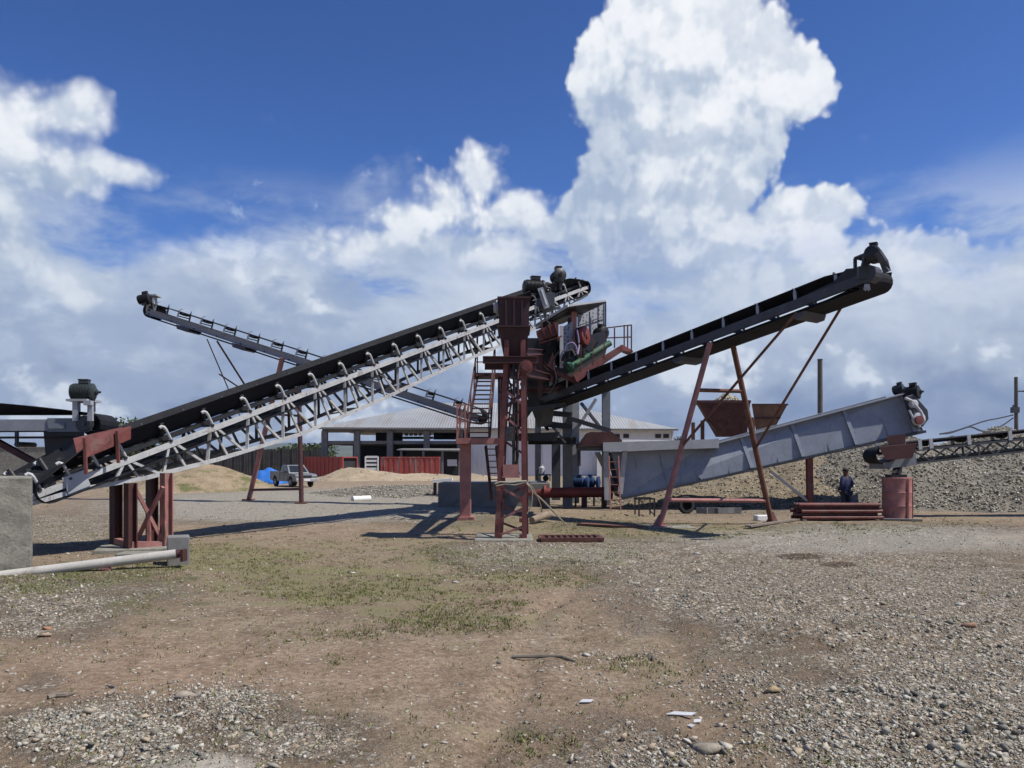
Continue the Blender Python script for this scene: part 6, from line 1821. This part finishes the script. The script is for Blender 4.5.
    # stacked rusty pipes
    Y = 25.6; x0, x1 = P(799, 0, Y).x, P(880, 0, Y).x; r = .058; n = 0
    pr = []
    for row in range(5):
        for k in range(5 - (row > 2)):
            sh = random.uniform(-.12, .12)
            mb = MB(); y = Y + k * .125 + .0625 * (row % 2); z = .105 + row * .105
            mb.tube((x0 + sh, y, z), (x1 + sh, y, z), r, n=12); mb.tube((x0 + sh - .001, y, z), (x0 + sh + .05, y, z), r * 1.06, n=12)
            o = mb.build('rusty_pipe', M['dred' if (row + k) % 2 else 'red'], smooth=True, loc=(x0 + sh, y, z - r))
            tag(o, 'rusty red pipe in the low stack in front of the person', 'pipe', 'stacked rusty pipes')
    for px in (803, 876):
        mb = MB(); x = P(px, 0, Y).x; mb.bx(x - .06, x + .06, Y - .2, Y + .95, -.05, .043); o = mb.build('timber_bearer', M['wood']); tag(o, 'short timber under the %s end of the rusty pipe stack' % ('near trough leg' if px < 840 else 'rusty drum'), 'timber')
    for k, (pa, pb, lab) in enumerate((((748, 528), (806, 519.5), 'long pale plank on the ground running up to the rusty pipe stack'), ((876, 520.5), (922, 521.5), 'dark plank lying in front of the rusty drum'))):
        a = V((P(pa[0], 0, gY(pa[1])).x, gY(pa[1]), .05)); b = V((P(pb[0], 0, gY(pb[1])).x, gY(pb[1]), .05)); mb = MB(); mb.bar(a, b, .2, .05); o = mb.build('plank', M['wood' if k == 0 else 'dconc']); tag(o, lab, 'plank')
    # drum
    Y = 26.4; c = P(897, 0, Y); c.z = 0
    root = thing('steel_drum', 'dull rusty red steel drum standing under the tail of the low right conveyor', 'drum', c)
    prof = [(0, .46)]
    for z in (.02, .45, .9, 1.38): prof += [(z, .47), (z + .03, .478), (z + .06, .465)]
    mb = MB(); mb.lathe(c + V((0, 0, -.02)), UP, [(-.02, .465)] + prof[1:] + [(1.38, .46), (1.38, .43), (1.34, .42)], 32); mb.build('drum_shell', M['fred'], root, smooth=True)
    mb = MB()
    for a in (.3, 1.0):
        p = c + V((math.sin(a) * .475, -math.cos(a) * .475, 0)); mb.bar(p + V((0, 0, .02)), p + V((0, 0, 1.36)), .07, .03, V((math.sin(a), -math.cos(a), 0)))
    mb.build('seam_strap', M['red'], root)
    # loose grey boards on the gravel mound
    for i, (px, py, ang, ln) in enumerate(((383, 492, .15, 2.6), (392, 490.5, -.2, 2.4), (401, 490, .1, 2.8), (409, 491.5, -.35, 2.0), (396, 493, .45, 2.2), (388, 490, -.5, 1.8))):
        Y = 44 + i * .25; c = P(px, py, Y); mb = MB(); d = V((math.cos(ang) * ln / 2, math.sin(ang) * ln * .4, .12 * math.sin(i * 2.1)))
        mb.bar(c - d, c + d, .28, .05); o = mb.build('board', M['wood']); tag(o, 'loose grey board in the jumble on the gravel mound', 'board', 'loose boards on the mound')
    # small machine and white canister before the warehouse wall
    Y = 36.0; zt = P(0, 483, 33.2).z
    root = thing('hand_cart', 'small dark cart with a pale canister on the grey plinth before the warehouse wall', 'cart', (P(543, 0, Y).x, Y, zt))
    x0, x1 = P(537, 0, Y).x, P(550, 0, Y).x
    mb = MB(); mb.bar((x0, Y, zt + .3), (x1, Y, zt + .3), .3, .05); mb.bar((x0, Y, zt), (x0, Y, zt + .5), .05); mb.bar((x1, Y, zt), (x1, Y, zt + .32), .05); mb.bar((x0, Y, zt + .5), (x0 + .15, Y, zt + .5), .04); mb.build('cart_frame', M['black'], root)
    mb = MB(); mb.lathe((x0 + .4, Y - .16, zt + .14), V((0, -1, 0)), [(0, .14), (.06, .14), (.06, .03)], 14); mb.build('wheel', M['tyre'], root)
    mb = MB(); mb.lathe((x0 + .22, Y, zt + .33), UP, [(0, .13), (.3, .13), (.36, .06), (.44, .06), (.44, .01)], 14); mb.build('canister', M['plate'], root, smooth=True)
    # sticks and scraps in the foreground
    def on_ground(px, py, h=.015):
        Y = gY(py); x = (px - CX) * Y / F; return V((x, Y, gz1(x, Y) + h))
    for pts, r, lab in ((((48, 699), (56, 697), (66, 697), (75, 694)), .022, 'pale curved stick lying on the brown dirt at lower left'), (((108, 697), (114, 693), (116, 689), (106, 687)), .014, 'small hooked twig right of the pale curved stick'),
                        (((512, 658), (540, 657), (562, 660), (575, 663)), .016, 'long dark thin stick lying across the middle of the track')):
        mb = MB(); mb.path([on_ground(x, y) for x, y in pts], [r, r * 1.1, r, r * .5], 7); o = mb.build('stick', M['wood'] if 'dark' not in lab else M['pole'], smooth=True); tag(o, lab, 'stick')
    for (px, py, w, h, a, lab) in ((586, 703, .06, .018, .1, 'small white scrap in the dirt left of the longer white strip'), (681, 717, .12, .022, -.1, 'longest white strip of scrap lying in the dirt'), (697, 720, .04, .016, .3, 'short white flake just right of the long white strip'), (691, 726, .03, .014, -.8, 'tiny white flake below the long white strip')):
        c = on_ground(px, py, .012); Rz = Matrix.Rotation(a, 3, 'Z'); mb = MB(); mb.prism([c + Rz @ V(q) for q in ((-w, -h, 0), (w * .6, -h * 1.3, 0), (w, h * .4, .01), (-w * .4, h, .01))], V((0, 0, .006))); o = mb.build('white_scrap', M['plate']); tag(o, lab, 'scrap')
yard_things()

# ---------------------------------------------------------------- the person behind the pipes
def skinned(name, pts, edges, rad, mat, parent, base, root_i=0, sub=2):
    me = bpy.data.meshes.new(name); me.from_pydata([tuple(V(p)) for p in pts], edges, []); me.materials.append(mat)
    o = bpy.data.objects.new(name, me); COL.objects.link(o)
    if parent: o.parent = parent
    o.location = base
    md = o.modifiers.new('skin', 'SKIN'); md.use_smooth_shade = True
    for i, s in enumerate(me.skin_vertices[0].data): s.radius = rad[i] if isinstance(rad[i], tuple) else (rad[i], rad[i]); s.use_root = (i == root_i)
    sd = o.modifiers.new('smooth', 'SUBSURF'); sd.levels = sub; sd.render_levels = sub
    return o

def person():
    Y = 27.2; c = P(846, 0, Y); c.z = 0
    # stands with back half turned to the camera, hands held before the waist (facing left and away)
    J = dict(pelvis=(0, 0, .88), waist=(0, 0, 1.02), chest=(0, .01, 1.24), neck=(0, .0, 1.41), head0=(0, -.01, 1.50), head1=(0, -.02, 1.60), head2=(0, -.015, 1.67),
             shl=(-.15, 0, 1.36), ell=(-.23, .03, 1.10), wrl=(-.12, -.18, 1.00), hal=(-.07, -.25, .99), shr=(.15, 0, 1.36), elr=(.22, .05, 1.10), wrr=(.17, -.14, .95), har=(.14, -.21, .92),
             hil=(-.085, 0, .83), knl=(-.10, -.02, .46), anl=(-.11, .02, .09), tol=(-.12, -.15, .035), hir=(.085, 0, .83), knr=(.10, -.01, .46), anr=(.11, .03, .09), tor=(.13, -.14, .035))
    k = list(J); ix = {n: i for i, n in enumerate(k)}
    E = [('pelvis', 'waist'), ('waist', 'chest'), ('chest', 'neck'), ('neck', 'head0'), ('head0', 'head1'), ('head1', 'head2'), ('chest', 'shl'), ('shl', 'ell'), ('ell', 'wrl'), ('wrl', 'hal'), ('chest', 'shr'), ('shr', 'elr'), ('elr', 'wrr'), ('wrr', 'har'),
         ('pelvis', 'hil'), ('hil', 'knl'), ('knl', 'anl'), ('anl', 'tol'), ('pelvis', 'hir'), ('hir', 'knr'), ('knr', 'anr'), ('anr', 'tor')]
    rad = dict(pelvis=(.14, .10), waist=(.13, .09), chest=(.15, .10), neck=.052, head0=(.075, .085), head1=(.08, .095), head2=(.055, .065), shl=.062, ell=.042, wrl=.03, hal=.03, shr=.062, elr=.042, wrr=.03, har=.03,
               hil=.085, knl=.058, anl=.042, tol=.035, hir=.085, knr=.058, anr=.042, tor=.035)
    body = skinned('person', [J[n] for n in k], [(ix[a], ix[b]) for a, b in E], [rad[n] for n in k], M['skin'], None, c)
    body.rotation_euler = (0, 0, R(-160)); body.scale = (1.06, 1.06, 1.0)
    tag(body, 'person in dark navy clothes and a dark cap standing behind the rusty pipes', 'person')
    J['collar'] = (0, .0, 1.40); rad['collar'] = (.06, .05)
    def part(name, joints, edges, grow, mat, root_i=0):
        kk = list(joints); ii = {n: i for i, n in enumerate(kk)}
        rr = []
        for n in kk:
            r = rad[n]; rr.append((r[0] + grow, r[1] + grow) if isinstance(r, tuple) else (r + grow, r + grow))
        return skinned(name, [J[n] for n in kk], [(ii[a], ii[b]) for a, b in edges], rr, mat, body, (0, 0, 0), root_i)
    part('jacket', ['waist', 'pelvis', 'chest', 'collar', 'shl', 'ell', 'wrl', 'shr', 'elr', 'wrr'], [('pelvis', 'waist'), ('waist', 'chest'), ('chest', 'collar'), ('chest', 'shl'), ('shl', 'ell'), ('ell', 'wrl'), ('chest', 'shr'), ('shr', 'elr'), ('elr', 'wrr')], .034, M['navy'])
    part('trousers', ['pelvis', 'hil', 'knl', 'anl', 'hir', 'knr', 'anr'], [('pelvis', 'hil'), ('hil', 'knl'), ('knl', 'anl'), ('pelvis', 'hir'), ('hir', 'knr'), ('knr', 'anr')], .016, M['jean'])
    part('shoes_left', ['anl', 'tol'], [('anl', 'tol')], .014, M['black']).name = 'shoe'
    part('shoes_right', ['anr', 'tor'], [('anr', 'tor')], .014, M['black']).name = 'shoe.001'
    # cap with brim, face details, fingers
    mb = MB(); mb.lathe((0, -.012, 1.615), UP, [(0, .105), (.02, .106), (.06, .095), (.095, .06), (.105, .01)], 18); mb.prism([V((-.07, -.09, 1.615)), V((.07, -.09, 1.615)), V((.05, -.19, 1.605)), V((-.05, -.19, 1.605))], V((0, 0, .012)))
    def local(mb, name, mat):
        me = bpy.data.meshes.new(name); me.from_pydata([tuple(p) for p in mb.v], [], mb.f); me.materials.append(mat); me.polygons.foreach_set('use_smooth', [True] * len(mb.f)); o = bpy.data.objects.new(name, me); COL.objects.link(o); o.parent = body; return o
    local(mb, 'cap', M['hair'])
    mb = MB(); mb.hull([V((-.018, -.10, 1.535)), V((.018, -.10, 1.535)), V((.012, -.09, 1.575)), V((-.012, -.09, 1.575))], [V((-.010, -.128, 1.54)), V((.010, -.128, 1.54)), V((.005, -.10, 1.575)), V((-.005, -.10, 1.575))]); local(mb, 'nose', M['skin'])
    mb = MB()
    for s in (-1, 1): mb.lathe((s * .085, -.005, 1.56), V((s, 0, 0)), [(0, .03), (.012, .028), (.016, .01)], 10)
    local(mb, 'ear', M['skin'])
    mb = MB()
    for s in (-1, 1): mb.lathe((s * .032, -.098, 1.575), V((0, -1, 0)), [(0, .012), (.006, .01), (.008, .002)], 8)
    local(mb, 'eye', M['black'])
    mb = MB(); mb.box((0, -.103, 1.51), (.045, .01, .01)); local(mb, 'mouth', M['hair'])
    for s, h in ((-1, 'hal'), (1, 'har')):
        p = V(J[h]); mb = MB(); d = V((-s * .25, -.9, -.35)).normalized(); sd = d.cross(UP).normalized()
        for i, L_ in enumerate((.07, .08, .075, .06)):
            o = sd * (i - 1.5) * .018; mb.path([p + o, p + o + d * L_ * .55, p + o + d * L_ * .8 + V((0, 0, -.025)), p + o + d * L_ * .7 + V((0, 0, -.045))], .0085, 6)
        mb.path([p - sd * .03 - d * .02, p - sd * .05 + d * .02, p - sd * .045 + d * .045], .010, 6); local(mb, 'fingers', M['skin'])
person()
